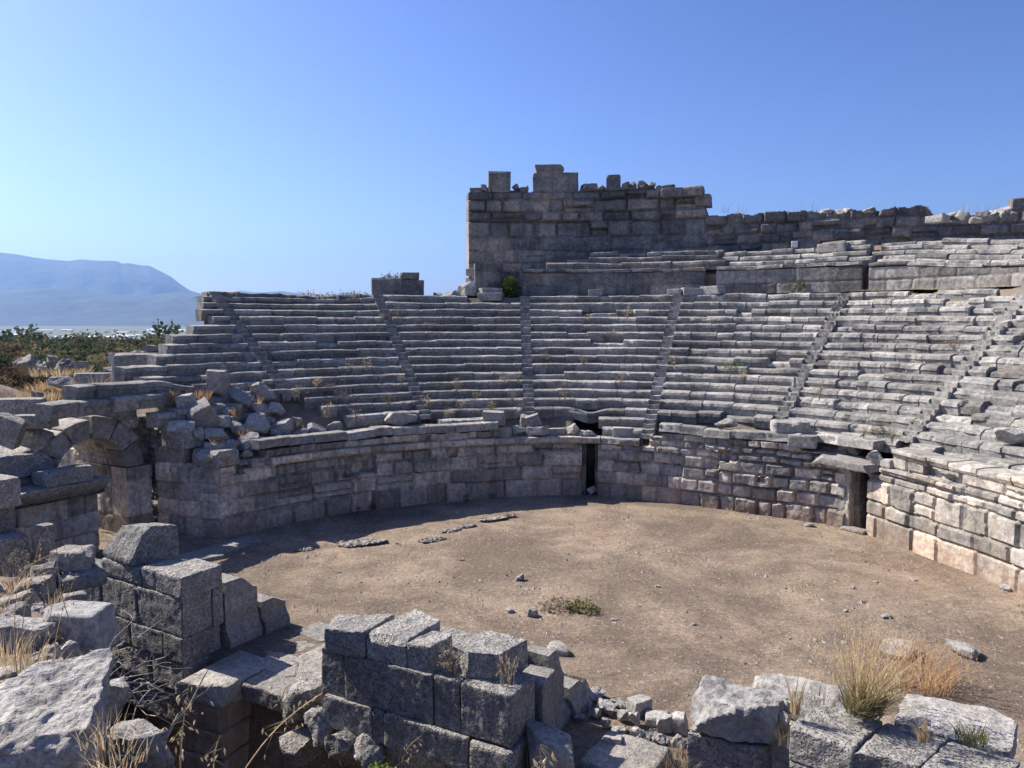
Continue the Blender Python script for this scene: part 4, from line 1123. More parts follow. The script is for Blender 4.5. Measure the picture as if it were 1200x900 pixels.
# ---- left stump
B = thing('stage_wall', 'left stump of the stage wall, three courses of big blocks by the threshold', 'wall', uw(-1.8, .42, 0), STA, 'stumps of the stage wall')
c1, c2, c3 = .63, 1.57, 2.08
for q, (a, b) in enumerate([(-5.2, -3.1), (-3.1, -2.05), (-2.05, -.75), (-.75, 0)]): sblock(B, a, b, -.02, 1.05, 0, c1, 500 + q)
for q, (a, b) in enumerate([(-5.4, -3.3), (-3.3, -1.75), (-1.75, 0)]): sblock(B, a, b, 0, .82, c1, c2, 510 + q)
sblock(B, -.62, .02, .82, 1.15, c1, c2, 514)
for q, (a, b) in enumerate([(-3.3, -1.62)]): sblock(B, a, b, .02, .9, c2, c3 - .05, 520 + q, bevel=.07, rough=.04)
sblock(B, -1.6, -1.02, .03, .75, c2, c3, 524, bevel=.05)
sblock(B, -1.0, .05, 0, 1.12, c2, c3 + .03, 525, bevel=.025, chips=4)
for q, (a, b) in enumerate([(-5.0, -2.6), (-2.6, -1.3), (-1.3, 0)]): sblock(B, a, b, .0, 1.0, -.75, 0, 526 + q, bevel=.06, rough=.03)
for q, (a, b) in enumerate([(-4.6, -2.2), (-2.2, -.4)]): sblock(B, a, b, .05, 1.0, -1.6, -.75, 529 + q, bevel=.06, rough=.03)
# moulded orthostats flanking the doorway passage
def plinth(root, u0, u1, w0, w1, h, seed, hs2=None, name='moulded_orthostat'):
    l, d = u1 - u0, w1 - w0
    V, Fs = box_grid(axis(l, .03, .06), axis(d, .03, .06), axis(h, .02, .04))
    z = V[:, 2].copy()
    prof = np.interp(z, [0, .18, .2, .26, .30, .36, .42, .46, h], [.16, .16, .12, .13, .07, .05, .01, 0, 0])
    V = V - np.array([l / 2, d / 2, 0])
    V[:, 0] += np.where(V[:, 0] > l / 2 - .02, prof, 0)
    if hs2 is not None:      # top broken down towards the far end
        top = h + (hs2 - h) * sstep(.45, 1, V[:, 1] / d + .5)
        V[:, 2] = np.where(z > .5, .5 + (z - .5) * (top - .5) / (h - .5), z)
    V += np.stack([fbm(V * 5 + seed + q * 9, 4, seed + q) for q in range(3)], -1) * .014
    c = uw(.5 * (u0 + u1), .5 * (w0 + w1), 0.0) - np.array(root.location)
    ca, sa = math.cos(-root.rotation_euler.z), math.sin(-root.rotation_euler.z)
    return add(name, mesh(name, V, Fs, M['smooth']), root, (c[0] * ca - c[1] * sa, c[0] * sa + c[1] * ca, 0))
plinth(B, -.65, .02, 1.17, 2.15, 1.62, 540, 1.25)
plinth(B, -.65, .10, 2.2, 3.0, .82, 541, .62)
rockB = sblock(None, -2.95, -1.55, .0, 1.2, 2.02, 2.85, 545, name='broken_block', bevel=.05, rough=.035, chips=8, chipsize=.35, warp=.12, jz=-.12)
tag(rockB, 'huge rough broken block perched on the left stump of the stage wall', 'stone block')
# blocks going on to the left of it
GL = 'blocks at the far left of the stage wall'
tag(sblock(None, -10.2, -8.0, -.3, .6, 2.62, 3.45, 548, name='stone_block', jz=.05), 'dark squared block with bright top highest at the left edge', 'stone block', GL)
tag(sblock(None, -10.2, -8.25, -.2, .55, 1.85, 2.58, 549, name='stone_block', jz=.03), 'second dark block down in the stack at the left edge', 'stone block', GL)
tag(sblock(None, -9.9, -7.6, -.5, .6, .55, 1.84, 552, name='stone_block', jz=-.03), 'tall dark block at the left edge with oat stalks in front', 'stone block', GL)
tag(sblock(None, -7.5, -7.05, .55, 1.05, 1.3, 2.1, 550, name='stone_block', jz=-.1), 'pale narrow block beside a dry bush at the left edge', 'stone block', GL)

# ---- threshold of the left doorway: big paving slabs
GS = 'paving slabs of the doorway threshold'
TWl = thing('threshold_wall', 'rough lower wall carrying the threshold slabs above the dark trench', 'wall', uw(1.8, -.3, -2), STA)
NS = [([(204, 797), (258, 809), (305, 782), (250, 768)], 'worn slab with a grooved lip at the near edge of the threshold'), ([(308, 784), (345, 795), (352, 768), (312, 762)], 'bright near slab in the middle of the threshold'), ([(346, 795), (378, 803), (380, 775), (353, 768)], 'near slab tucked against the middle stump')]
for q, (c4, lb) in enumerate(NS):
    tag(top_block(None, 'paving_slab', c4, .05, .42, 560 + q, 'slab', bevel=.045, rough=.035, chips=6, chipsize=.2), lb, 'paving slab', GS)
    for k in range(4): below(c4, .05, .425 + .6 * k, .595, 580 + 5 * q + k, 'wall_block', 'podium', TWl, grow=-.06 - .01 * k + .05 * RG.random(), bevel=.06, rough=.035)
SL = [(.6, 2.0, -.1, 1.2, 'second-row slab in the shadow of the left stump'), (2.05, 3.4, .1, 1.3, 'second-row sunlit slab in the doorway'), (3.42, 4.7, .35, 1.5, 'second-row slab beside the middle stump'),
      (.75, 2.1, 1.25, 2.5, 'third-row slab beside the moulded plinth'), (2.15, 3.5, 1.35, 2.6, 'third-row pale slab in the doorway'), (3.55, 4.9, 1.55, 2.8, 'third-row cracked slab close to the middle stump'),
      (.9, 2.3, 2.6, 3.7, 'far slab at the edge of the orchestra'), (2.4, 3.8, 2.7, 3.6, 'far small slab meeting the earth of the orchestra')]
for q, (a, b, w0, w1, lb) in enumerate(SL):
    o = sblock(None, a, b, w0, w1, -.42 + .03 * (q % 3), .04 - .015 * (q % 4), 565 + q, 'slab', 'paving_slab', bevel=.04, rough=.035, chips=5, jz=RG.normal(0, .04), chipsize=.2)
    tag(o, lb, 'paving slab', GS)
# ---- middle stump
B.location = uw(-1.6, .40, 0)
A_ = thing('stage_wall', 'middle stump of the stage wall, pecked grey blocks topped by loose ones', 'wall', uw(6.9, .5, 0), STA, 'stumps of the stage wall')
def AB(u0, u1, w0, w1, z0, z1, seed, mat='ashlar', **kw): return sblock(A_, u0, u1, w0 - .12 + .05 * (u0 - 4.7), w1, z0, z1, seed, mat, jz=.05, **kw)
for q, (a, b) in enumerate([(4.74, 5.35), (5.36, 7.42), (7.43, 8.0), (8.0, 9.06)]): AB(a, b, -.05, .95, c1, c2, 600 + q, res=.035, chipsize=.06)
for q, (a, b) in enumerate([(4.85, 6.05), (6.05, 6.35), (6.36, 8.2)]): AB(a, b, -.13, 1.0, 0, c1, 610 + q, res=.035, chipsize=.06)
AB(8.2, 9.12, -.2, 1.0, -.1, c1 - .03, 614, bevel=.05)
AB(4.74, 4.84, -.08, 1.0, 0, c1, 615)
for q, (a, b) in enumerate([(4.8, 6.0), (6.0, 7.6), (7.6, 9.1)]): AB(a, b, .05, 1.0, -.8, 0, 616 + q, bevel=.06, rough=.04)
AB(8.3, 9.1, 1.02, 1.7, 0, 1.38, 622, 'smooth', chips=6, bevel=.05)
AB(5.0, 8.4, .97, 2.0, 0, c2 - .03, 623, res=.09)
plinth(A_, 8.3, 8.85, 1.78, 2.45, 1.55, 624, .95)
plinth(A_, 8.3, 8.95, 2.5, 3.3, .62, 625, .42)
TG = 'loose blocks on the middle stump'
tag(top_block(None, 'loose_block', [(380, 735), (426, 742), (463, 720), (392, 718)], c3, .5, 630, chips=6, chipsize=.09), 'leftmost loose block on the middle stump with a cracked top', 'stone block', TG)
tag(top_block(None, 'loose_block', [(428, 741), (475, 751), (517, 727), (487, 713)], c3 + .01, .52, 631, chips=6, chipsize=.12), 'longest loose block on the middle stump with broken far end', 'stone block', TG)
tag(top_block(None, 'loose_block', [(477, 754), (504, 760), (532, 742), (508, 737)], c3 - .04, .5, 632, chips=3), 'smallest narrow loose block on the middle stump', 'stone block', TG)
tag(top_block(None, 'loose_block', [(532, 762), (585, 766), (619, 749), (557, 735)], c3 - .02, .52, 633, chips=9, chipsize=.25, warp=.03), 'wedge-shaped loose block overhanging the right end of the middle stump', 'stone block', TG)
# rough stones at its foot
FG = 'rough stones at the foot of the middle stump'
for q, (u, w, z, l, d, h, lb) in enumerate([(4.05, .1, -.35, .85, .8, .95, 'round-headed dark stone left of the middle stump'), (4.1, -.1, -1.0, .9, .9, .7, 'rough block under the round-headed dark stone'),
        (4.85, -.25, -.42, .6, .5, .72, 'first rough bump of stone at the foot of the middle stump'), (5.45, -.3, -.5, .65, .5, .62, 'second rough bump of stone at the foot of the middle stump'),
        (6.05, -.35, -.55, .7, .5, .65, 'rounded rough stone above the green sprig'), (7.2, -.45, -.8, .9, .6, .6, 'rough stone right of the green sprig'), (8.3, -.4, -.85, 1.1, .6, .7, 'broad rough stone low under the right end of the middle stump')]):
    V, Fs = boulder_geo(l, d, h, 640 + q, res=.05, planes=9, rough=.03, sph=.35)
    tag(add('rough_stone', mesh('rough_stone', V, Fs, M['ashlar'], smooth=True), None, uw(u, w, z), (0, 0, STA + RG.normal(0, .1))), lb, 'stone', FG)
# ---- second doorway: fallen pieces, rubble row
tag(top_block(None, 'fallen_block', [(624, 868), (677, 882), (668, 853), (615, 842)], .78, .8, 650, 'smooth', bevel=.03, chips=8, chipsize=.2, warp=.06), 'fallen wedge-shaped block leaning beside the middle stump', 'stone block')
for q, (a, b, w0, w1, lb) in enumerate([(9.4, 11.2, -.4, .9, 'smooth grey slab in the shade below the fallen wedge-shaped block'), (9.9, 11.2, .95, 2.2, 'slanting slab behind the fallen wedge-shaped block'), (10.6, 12.0, -1.4, -.3, 'sunlit slab tip at the bottom of the second doorway')]):
    o = tag(sblock(None, a, b, w0, w1, -.35, .12 + .1 * (q == 1), 652 + q, 'slab', 'paving_slab', bevel=.05, rough=.03, chips=5), lb, 'paving slab', 'slabs in the second doorway')
RUB = [(655, 668, 790, 808, 'b', 'chunky stone just behind the moulded plinth of the middle stump'), (640, 667, 780, 806, 'r', 'grey broken stone at the outer corner of the moulded plinth'),
       (660, 684, 806, 824, 'b', 'cube-like pale stone at the start of the rubble row'), (680, 712, 800, 823, 'r', 'largest pale stone of the rubble row'),
       (698, 722, 818, 838, 'r', 'rounded stone in front of the largest pale stone of the rubble row'), (736, 762, 812, 838, 'b', 'upright tapering stone in the rubble row'),
       (716, 738, 816, 830, 'r', None), (722, 738, 828, 846, 'r', None), (736, 750, 832, 850, 'r', None), (756, 786, 832, 850, 'b', 'flat stone right of the upright tapering stone'),
       (770, 788, 835, 857, 'b', 'first dark squared stone next to the right stump'), (786, 806, 833, 858, 'b', 'second squared stone, touching the right stump'),
       (690, 704, 826, 842, 'r', None), (704, 716, 838, 852, 'r', None), (716, 736, 846, 862, 'r', None), (738, 756, 850, 866, 'r', None), (752, 770, 852, 868, 'r', None),
       (764, 786, 858, 874, 'r', None), (786, 804, 858, 876, 'r', None), (706, 728, 858, 884, 'b', 'pointed pale shard standing in the rubble of the second doorway'), (728, 772, 868, 892, 'r', 'broad half-buried stone at the bottom of the rubble'),
       (770, 790, 880, 896, 'r', None), (680, 694, 818, 830, 'r', None), (746, 760, 866, 878, 'r', None), (672, 686, 832, 846, 'r', None)]
for q, (x0, x1, y0, y1, kd, lb) in enumerate(RUB):
    rock_px(x0, x1, y0, y1, 'rubble_stone', lb or 'small rough stone packed in the rubble row of the second doorway', 'stone', 670 + q, 'block' if kd == 'b' else 'boulder', 'rubble', 'rubble row in the second doorway',
            P=atz(.5 * (x0 + x1), y1, .05 if y1 < 860 else 0), **({} if kd == 'r' else dict(chips=6, chipsize=.12, rough=.02, bevel=.03)))
# ---- right stump
C_ = thing('stage_wall', 'right stump of the stage wall along the bottom edge', 'wall', uw(14.5, .5, 0), STA, 'stumps of the stage wall')
LOWB = [(805, 858), (895, 880), (930, 850), (842, 832)]
top_block(C_, 'ashlar_block', LOWB, c2, .97, 700, res=.035, chips=4); below(LOWB, c2, .975, .8, 701, root=C_)
CR = [[(925, 852), (1000, 877), (1036, 845), (958, 822)], [(1001, 877), (1078, 900), (1112, 866), (1037, 845)], [(1079, 900), (1165, 926), (1198, 892), (1113, 866)], [(1166, 926), (1270, 960), (1300, 922), (1199, 892)]]
for q, c4 in enumerate(CR):
    top_block(C_, 'ashlar_block', c4, c3 - .01 * q, .5, 705 + q, res=.03, chips=4, chipsize=.06); below(c4, c3, .505 + .01 * q, .97, 712 + q, root=C_); below(c4, c3, 1.5, 1.2, 716 + q, root=C_)
ROUGH = [(807, 824), (906, 836), (926, 812), (826, 790)]
tag(top_block(None, 'rough_block', ROUGH, c3 + .06, .52, 720, 'rubble', bevel=.05, rough=.06, chips=9, chipsize=.28, lump=.07, res=.035), 'big rough-faced block with bright top on the left end of the right stump', 'stone block')
BG = 'slabs of the rear row on the right stump'
S1 = [(880, 798), (1005, 842), (1030, 812), (890, 783)]; S2 = [(1046, 842), (1186, 872), (1196, 836), (1062, 810)]
tag(top_block(None, 'broken_slab', S1, c3 - .05, .42, 722, 'rubble', bevel=.05, rough=.04, chips=9, chipsize=.3), 'broken slab left of the tall dry grass on the right stump', 'stone slab', BG)
tag(top_block(None, 'broken_slab', S2, c3 - .02, .42, 723, 'rubble', bevel=.05, rough=.04, chips=9, chipsize=.3), 'long slab right of the tall dry grass with broken right end', 'stone slab', BG)
below([(890, 830), (1170, 905), (1190, 850), (890, 792)], c3, .48, 2.2, 724, 'rubble_core', 'rubble', C_, res=.12, rough=.05)
for q, (x0, x1, y0, y1, lb) in enumerate([(906, 926, 828, 852, 'round grey stone in the gap of the right stump, lower one'), (914, 938, 816, 838, 'round pale stone in the gap of the right stump, upper one')]):
    rock_px(x0, x1, y0, y1, 'rubble_stone', lb, 'stone', 730 + q, group='stones in the gap of the right stump', P=atz(.5 * (x0 + x1), y1, 1.85 + .1 * q), sph=.7)
rock_px(926, 960, 856, 890, 'rubble_stone', 'rough stone under the dry weeds in the gap of the right stump', 'stone', 733, P=atz(918, 890, 1.1))

# ------------------------------------------------------------------ viewer's bank: big near rocks
V, Fs = boulder_geo(1.35, 1.15, 1.0, 812, res=.022, planes=12, rough=.05, sph=.3)
V += (.035 * fbm(V * 5.5 + 3, 4, 44, .6) + .03 * np.minimum(0, fbm(V * 9 + 8, 3, 45)))[:, None] * (V - V.mean(0)) / (np.linalg.norm(V - V.mean(0), axis=1, keepdims=True) + 1e-6) * 1.6
V[:, 2] += .12 * V[:, 0]
tag(add('near_boulder', mesh('near_boulder', V, Fs, M['boulder'], smooth=True), None, (-3.66, 5.2, 4.34), (0, .03, .35)), 'huge pale weathered boulder in the lower left corner', 'boulder')
bankG = ground_h
NR = [(128, 203, 838, 930, 'pale rock wedged right of the huge corner boulder', 6.2, 'r'), (100, 150, 788, 850, 'bright broken rock behind the huge corner boulder', 7.0, 'r'),
      (-10, 74, 708, 772, 'white-streaked rock under the leaning straw stalks', 8.4, 'r'), (62, 126, 700, 766, 'flat-topped block jutting from the bank above dead branches', 8.8, 'b'),
      (30, 66, 760, 795, 'small rock behind the huge corner boulder', 7.4, 'r'), (-5, 40, 770, 800, 'knobbly brownish rock at the left edge behind the corner boulder', 7.4, 'r'),
      (68, 98, 745, 790, 'shaded rock below the flat-topped block', 8.0, 'r')]
for q, (x0, x1, y0, y1, lb, D, kd) in enumerate(NR):
    rock_px(x0, x1, y0, y1, 'bank_rock', lb, 'rock', 820 + q, 'block' if kd == 'b' else 'boulder', 'boulder' if kd == 'r' else 'rubble', 'rocks on the near bank', P=atD(.5 * (x0 + x1), y1, D), smooth=True,
            **(dict(planes=9, sph=.35, rough=.03) if kd == 'r' else dict(chips=6, chipsize=.15)))
rs = np.random.default_rng(91); q = 0
while q < 75:
    x = rs.uniform(-9.5, -1.2); y = rs.uniform(3.8, 17)
    xe_ = np.interp(y, [-20, 0, 4.5, 7, 10, 14, 17, 19.5], [8, 2.2, -1.9, -3.4, -5.8, -8.9, -10.6, -12.2])
    if not (xe_ - 3.2 < x < xe_ + .5) or abs(x + 3.25) + abs(y - 5.15) < 1.1: continue
    s = rs.choice([.14, .2, .28, .4]); V, Fs = boulder_geo(s, s * rs.uniform(.6, 1), s * rs.uniform(.4, .8), 1700 + q, res=max(.03, s / 7), planes=9, rough=.03)
    tag(add('bank_rubble', mesh('bank_rubble', V, Fs, M['boulder' if q % 3 else 'rubble'], smooth=False), None, (x, y, float(ground_h(x, y)) - .04), (0, 0, q)), 'small broken stone lying on the rubbly near bank', 'stone', 'rubble of the near bank'); q += 1
for q, (x0, x1, y0, y1, D, lb) in enumerate([(62, 108, 636, 668, 17.5, 'sunlit flat stone left of the perched broken block'), (70, 118, 662, 690, 17.2, 'sunlit sloping slab leading to the left stump'), (40, 74, 650, 690, 17, 'pale stone behind the oat stalks'),
                                       (75, 100, 690, 712, 16, 'pale rubble stone at the end of the left stump'), (0, 40, 690, 718, 10.5, 'pale stone half hidden by stalks at the left edge'), (20, 62, 672, 700, 14.5, 'dusty slab among stalks near the left edge')]):
    rock_px(x0, x1, y0, y1, 'bank_rock', lb, 'rock', 840 + q, 'block', 'slab', 'sunlit stones beside the left stump', P=atD(.5 * (x0 + x1), y1, D), chips=6, chipsize=.3, rough=.04, bevel=.06)
# ------------------------------------------------------------------ orchestra floor: stones and old slabs
GP = 'small stones strewn over the orchestra floor'
def pebble(px, py, s, seed, lb='small pale stone lying on the bare earth of the orchestra', grp=GP, name='loose_stone', flat=.5, mat='boulder'):
    P = hit(px, py)
    V, Fs = boulder_geo(s, s * .8, s * flat, seed, res=max(.03, s / 6), planes=8, rough=.02)
    return tag(add(name, mesh(name, V, Fs, M[mat]), None, (P[0], P[1], P[2] - .03), (0, 0, seed * 1.7)), lb, 'stone', grp)
for q, (px, py, s, lb) in enumerate([(609, 680, .30, 'upright pale stone alone on the orchestra earth left of the green weeds'), (598, 717, .28, 'white flat stone lying left of the green weed patch'), (625, 723, .32, 'grey lump of stone below the green weed patch'),
                                     (653, 766, .62, 'flat cracked pale stone near the rubble row'), (720, 727, .22, 'pale pebble right of the green weed patch'), (1128, 766, .75, 'large dusty stone behind the dry grass at the right'),
                                     (1052, 768, .9, 'flat grey slab stone among the reddish dry grass'), (884, 600, .42, 'white stone at the foot of the curved wall'), (876, 601, .25, None), (948, 617, .4, 'flat pale stone near the sunny wall foot'), (1179, 692, .4, 'pale stone at the foot of the wall at the right edge'),
                                     (788, 583, .35, 'small rock at the foot of the stained wall'), (668, 710, .3, 'pinkish stone inside the green weed patch'), (1038, 724, .3, 'dark clod alone on the orchestra earth at the right')]):
    pebble(px, py, s, 900 + q, lb or 'small pale stone lying on the bare earth of the orchestra', flat=.75 if q in (0, 2) else .4)
rs = np.random.default_rng(77)
cnt = 0
while cnt < 36:
    px = rs.uniform(330, 1200); py = rs.uniform(590, 800)
    P = hit(px, py)
    if abs(P[2]) > .2 or np.hypot(P[0] - CX, P[1] - CY) > R0(math.degrees(math.atan2(P[0] - CX, P[1] - CY))) - .3 or to_uw(P[0], P[1])[1] < 4: continue
    pebble(px, py, rs.choice([.07, .08, .1, .12, .17]), 950 + cnt); cnt += 1
for q, (px, py, l, d, h, lb) in enumerate([(425, 638, 2.3, 1.0, .18, 'largest flat outcrop slab in the orchestra near the shadow edge'), (507, 634, 1.3, .7, .12, 'thin slab edge showing through the earth, middle one'), (530, 623, 1.3, .5, .14, 'dark slab edge showing through the earth'),
                                          (548, 618, 1.0, .5, .12, 'short slab edge beside the dark one'), (578, 610, 1.5, .6, .16, 'farthest dark slab edge in the orchestra'), (597, 606, .8, .5, .14, 'small slab piece right of the farthest dark slab edge'),
                                          (355, 645, .9, .5, .08, 'low pale stone at the shadow edge')]):
    P = hit(px, py)
    V, Fs = boulder_geo(l * .8, d * .7, h * .8, 1100 + q, res=.05, planes=10, rough=.05, sph=.3)
    tag(add('outcrop_slab', mesh('outcrop_slab', V, Fs, M['dado']), None, (P[0], P[1], P[2] - .06), (0, 0, .45)), lb, 'stone slab', 'old slabs showing through the orchestra earth')
# old paving strip from the arch into the orchestra
for q, (px, py, l, d, lb) in enumerate([(196, 668, 1.9, 1.2, 'paving slab in shadow nearest the perched block'), (228, 655, 1.8, 1.1, 'second paving slab of the strip leading from the arch'), (258, 645, 1.8, 1.0, 'third paving slab of the strip, half in sun'), (285, 637, 1.6, .9, 'last broken paving slab of the strip by the wall corner')]):
    P = hit(px, py)
    V, Fs = block_geo(l, d, .2, 1120 + q, res=.08, chips=4, chipsize=.3, rough=.03)
    tag(add('paving_slab', mesh('paving_slab', V, Fs, M['slab']), None, (P[0], P[1], P[2] - .08), (0, 0, .62 + .1 * q)), lb, 'paving slab', 'paving strip from the arch')
# fine gravel
N = 4200
rs = np.random.default_rng(5)
xs = []; 
while len(xs) < N:
    a_ = rs.uniform(-math.pi, math.pi); r_ = 13.2 * math.sqrt(rs.random()); x = CX + r_ * math.sin(a_); y = CY + r_ * math.cos(a_)
    if to_uw(x, y)[1] < 3.6: continue
    xs.append((x, y))
xs = np.array(xs); zs = ground_h(xs[:, 0], xs[:, 1])
sz = rs.gamma(1.5, .009, N) + .012
sq = fbm(np.stack([xs[:, 0] * .4, xs[:, 1] * .4, xs[:, 0] * 0], -1), 3, 66)
sz = sz * np.clip(1.05 + 1.2 * sq, .5, 1.9)
oct_ = np.array([(1, 0, 0), (0, 1, 0), (-1, 0, 0), (0, -1, 0), (0, 0, .7), (0, 0, -.5)], float)
V = np.stack([xs[:, 0], xs[:, 1], zs], -1)[:, None] + oct_[None] * sz[:, None, None] * rs.uniform(.6, 1.3, (N, 6, 1))
of = np.array([(0, 1, 4), (1, 2, 4), (2, 3, 4), (3, 0, 4), (1, 0, 5), (2, 1, 5), (3, 2, 5), (0, 3, 5)])
Fs = (of[None] + 6 * np.arange(N)[:, None, None]).reshape(-1, 3)
tag(add('gravel', mesh('gravel', V.reshape(-1, 3), Fs, M['boulder'], np.repeat(rs.uniform(-.3, .3, N), 6))), kind='stuff')

# ------------------------------------------------------------------ plants
def blades(n, h, spread, lean, seed, width=.012, base=.08, bend=.5, heads=False, segs=4):
    rs = np.random.default_rng(seed); V = []; Fs = []
    for i in range(n):
        a = rs.uniform(0, 2 * math.pi); rb = base * math.sqrt(rs.random()); x0, y0 = rb * math.cos(a), rb * math.sin(a)
        b = a + rs.normal(0, .7); hh = h * rs.uniform(.45, 1.05); sp = spread * rs.uniform(.1, 1) * (.4 + .6 * hh / h)
        c, s = math.cos(b), math.sin(b); w = width * rs.uniform(.6, 1.2); o = len(V); tw = rs.uniform(0, math.pi)
        for k in range(segs + 1):
            f = k / segs; rad = sp * f ** (1 + bend)
            ww = w * (1 - f * .85); zz = hh * f * (1 - .18 * f * sp / max(h, .01))
            px, py = x0 + c * rad + lean * f * f, y0 + s * rad
            V += [(px - ww * math.cos(tw), py - ww * math.sin(tw), zz), (px + ww * math.cos(tw), py + ww * math.sin(tw), zz)]
            if k: Fs.append((o + 2 * k - 2, o + 2 * k - 1, o + 2 * k + 1, o + 2 * k))
        if heads and rs.random() < .75:
            for hd in range(4):
                f = 1 - hd * .06; q = len(V); hx, hy, hz = px + rs.normal(0, .015), py + rs.normal(0, .015), zz * (1 - hd * .05)
                V += [(hx, hy, hz), (hx + .012, hy + .008, hz - .03), (hx + .004, hy, hz - .06), (hx - .012, hy - .006, hz - .03)]; Fs.append((q, q + 1, q + 2, q + 3))
    return np.array(V), np.array(Fs)
def leaves(n, rx, ry, rz, size, seed, clump=8, zc=None, aspect=.5, fill=.55):
    """leaf-sized faces gathered in clumps through an uneven crown"""
    rs = np.random.default_rng(seed)
    nc = max(3, n // clump)
    d = rs.normal(0, 1, (nc, 3)); d /= np.linalg.norm(d, axis=1, keepdims=True)
    rad = rs.uniform(fill ** 2, 1, nc) ** .5
    lob = 1 + .42 * vnoise(d * 2.1 + seed * 3.1, seed)
    C = d * (rad * lob)[:, None] * np.array([rx, ry, rz])
    k = clump
    P = np.repeat(C, k, 0) + rs.normal(0, size * 1.3, (nc * k, 3))
    nrm = rs.normal(0, 1, (nc * k, 3)) + np.array([0, 0, .5]); nrm /= np.linalg.norm(nrm, axis=1, keepdims=True)
    t = np.cross(nrm, rs.normal(0, 1, (nc * k, 3))); t /= np.linalg.norm(t, axis=1, keepdims=True) + 1e-9
    bt = np.cross(nrm, t); s = (size * rs.uniform(.6, 1.3, nc * k))[:, None]
    V = np.stack([P - t * s, P - bt * s * aspect, P + t * s, P + bt * s * aspect], 1)
    V[..., 2] += (rz if zc is None else zc)
    return V.reshape(-1, 3), np.arange(nc * k * 4).reshape(-1, 4)
def stems(pts, r=.01, seed=0, sides=3):
    V = []; Fs = []
    for (a, b, ra, rb_) in pts:
        a, b = np.array(a, float), np.array(b, float); d = b - a; L = np.linalg.norm(d); d /= L + 1e-9
        u = np.cross(d, [0.3, .2, 1]); u /= np.linalg.norm(u) + 1e-9; v = np.cross(d, u); o = len(V)
        for p, rr in ((a, ra), (b, rb_)):
            for k in range(sides):
                an = 2 * math.pi * k / sides; V.append(p + (u * math.cos(an) + v * math.sin(an)) * rr)
        for k in range(sides): Fs.append((o + k, o + (k + 1) % sides, o + sides + (k + 1) % sides, o + sides + k))
    return np.array(V), np.array(Fs)
def polystem(pts, r0, r1, sides=4):
    return stems([(pts[i], pts[i + 1], r0 + (r1 - r0) * i / (len(pts) - 1), r0 + (r1 - r0) * (i + 1) / (len(pts) - 1)) for i in range(len(pts) - 1)], sides=sides)
# -- tall dry grass on the right stump
def tuft(name, lb, loc, n, h, spread, seed, mat, group=None, **kw):
    V, Fs = blades(n, h, spread, kw.pop('lean', .0), seed, **kw)
    return tag(add(name, mesh(name, V, Fs, M[mat]), None, loc, (0, 0, 0)), lb, 'grass', group)
P = atz(1012, 835, 2.2)
o = thing('grass_tuft', 'tallest dry grass tuft with olive base growing between slabs of the right stump', 'grass', P)
V, Fs = blades(230, 1.35, .95, .12, 31, .0065, .2, .6, True); add('dry_blades', mesh('dry_blades', V, Fs, M['straw']), o)
V, Fs = blades(330, .62, .42, .06, 32, .0085, .26, .5); add('green_base', mesh('green_base', V, Fs, M['grass_green']), o)
V, Fs = blades(160, .5, .75, .25, 36, .008, .25, .3); add('drooping_blades', mesh('drooping_blades', V, Fs, M['straw_grey']), o)
tuft('grass_tuft', 'reddish dry grass tuft behind the long slab', atz(1082, 806, 0.0), 260, 1.0, .85, 33, 'straw_red', width=.009, base=.55, heads=True)
tuft('grass_tuft', 'thin reddish grass between the two big dry tufts', atz(1045, 806, .4), 80, .9, .7, 34, 'straw_red', width=.01, base=.35, heads=True)
tuft('grass_tuft', 'slender straw tuft beside the round stones of the right stump', atz(930, 836, 2.2), 34, .75, .22, 35, 'straw', width=.010, base=.07)
tuft('grass_tuft', 'short green grass patch on the long slab at the right', atz(1138, 868, 2.15), 130, .24, .2, 37, 'grass_green', width=.009, base=.2)
tuft('grass_tuft', 'yellow straw hanging in the joint of the right stump front', atz(1082, 868, 2.3), 40, .4, .22, 38, 'straw', width=.010, base=.07, lean=-.1)
tuft('grass_tuft', 'dusty low grass under the right stump by the rubble row', atz(800, 897, .1), 140, .35, .35, 39, 'straw_grey', width=.010, base=.35)
tuft('grass_tuft', 'low straw in the gap between the rough block and the slab row', atz(925, 870, 1.7), 80, .4, .3, 40, 'straw_grey', width=.009, base=.22)
tuft('grass_tuft', 'fine dry grass lining the joint behind the slab row', atz(965, 832, 2.2), 90, .22, .25, 41, 'straw_grey', width=.008, base=.5)
# -- weeds of the orchestra
P = hit(683, 716)
o = thing('weed_patch', 'green weed patch alone in the middle of the orchestra earth', 'weeds', P)
V, Fs = leaves(520, .5, .36, .15, .042, 51, 10); add('green_leaves', mesh('green_leaves', V, Fs, M['grass_green']), o)
V, Fs = leaves(500, .5, .35, .14, .04, 52, 8); add('dry_leaves', mesh('dry_leaves', V + np.array([-.75, .1, 0]), Fs, M['straw_grey']), o)
for q, (px, py) in enumerate([(420, 603), (436, 598), (546, 589), (577, 585)]):
    P = hit(px, py); V, Fs = leaves(120, .16, .12, .16, .035, 54 + q, 6)
    tag(add('wall_foot_weed', mesh('wall_foot_weed', V, Fs, M['leaf_dark']), None, P), 'tiny dark weed at the foot of the shaded curved wall', 'weed', 'weeds at the foot of the shaded wall')
tuft('grass_tuft', 'sparse green grass spot on the orchestra earth at the right', hit(938, 690), 60, .12, .3, 57, 'grass_green', width=.008, base=.4)
tuft('grass_tuft', 'faint green grass spot near the right wall foot', hit(940, 688), 40, .1, .3, 58, 'grass_green', width=.008, base=.6)
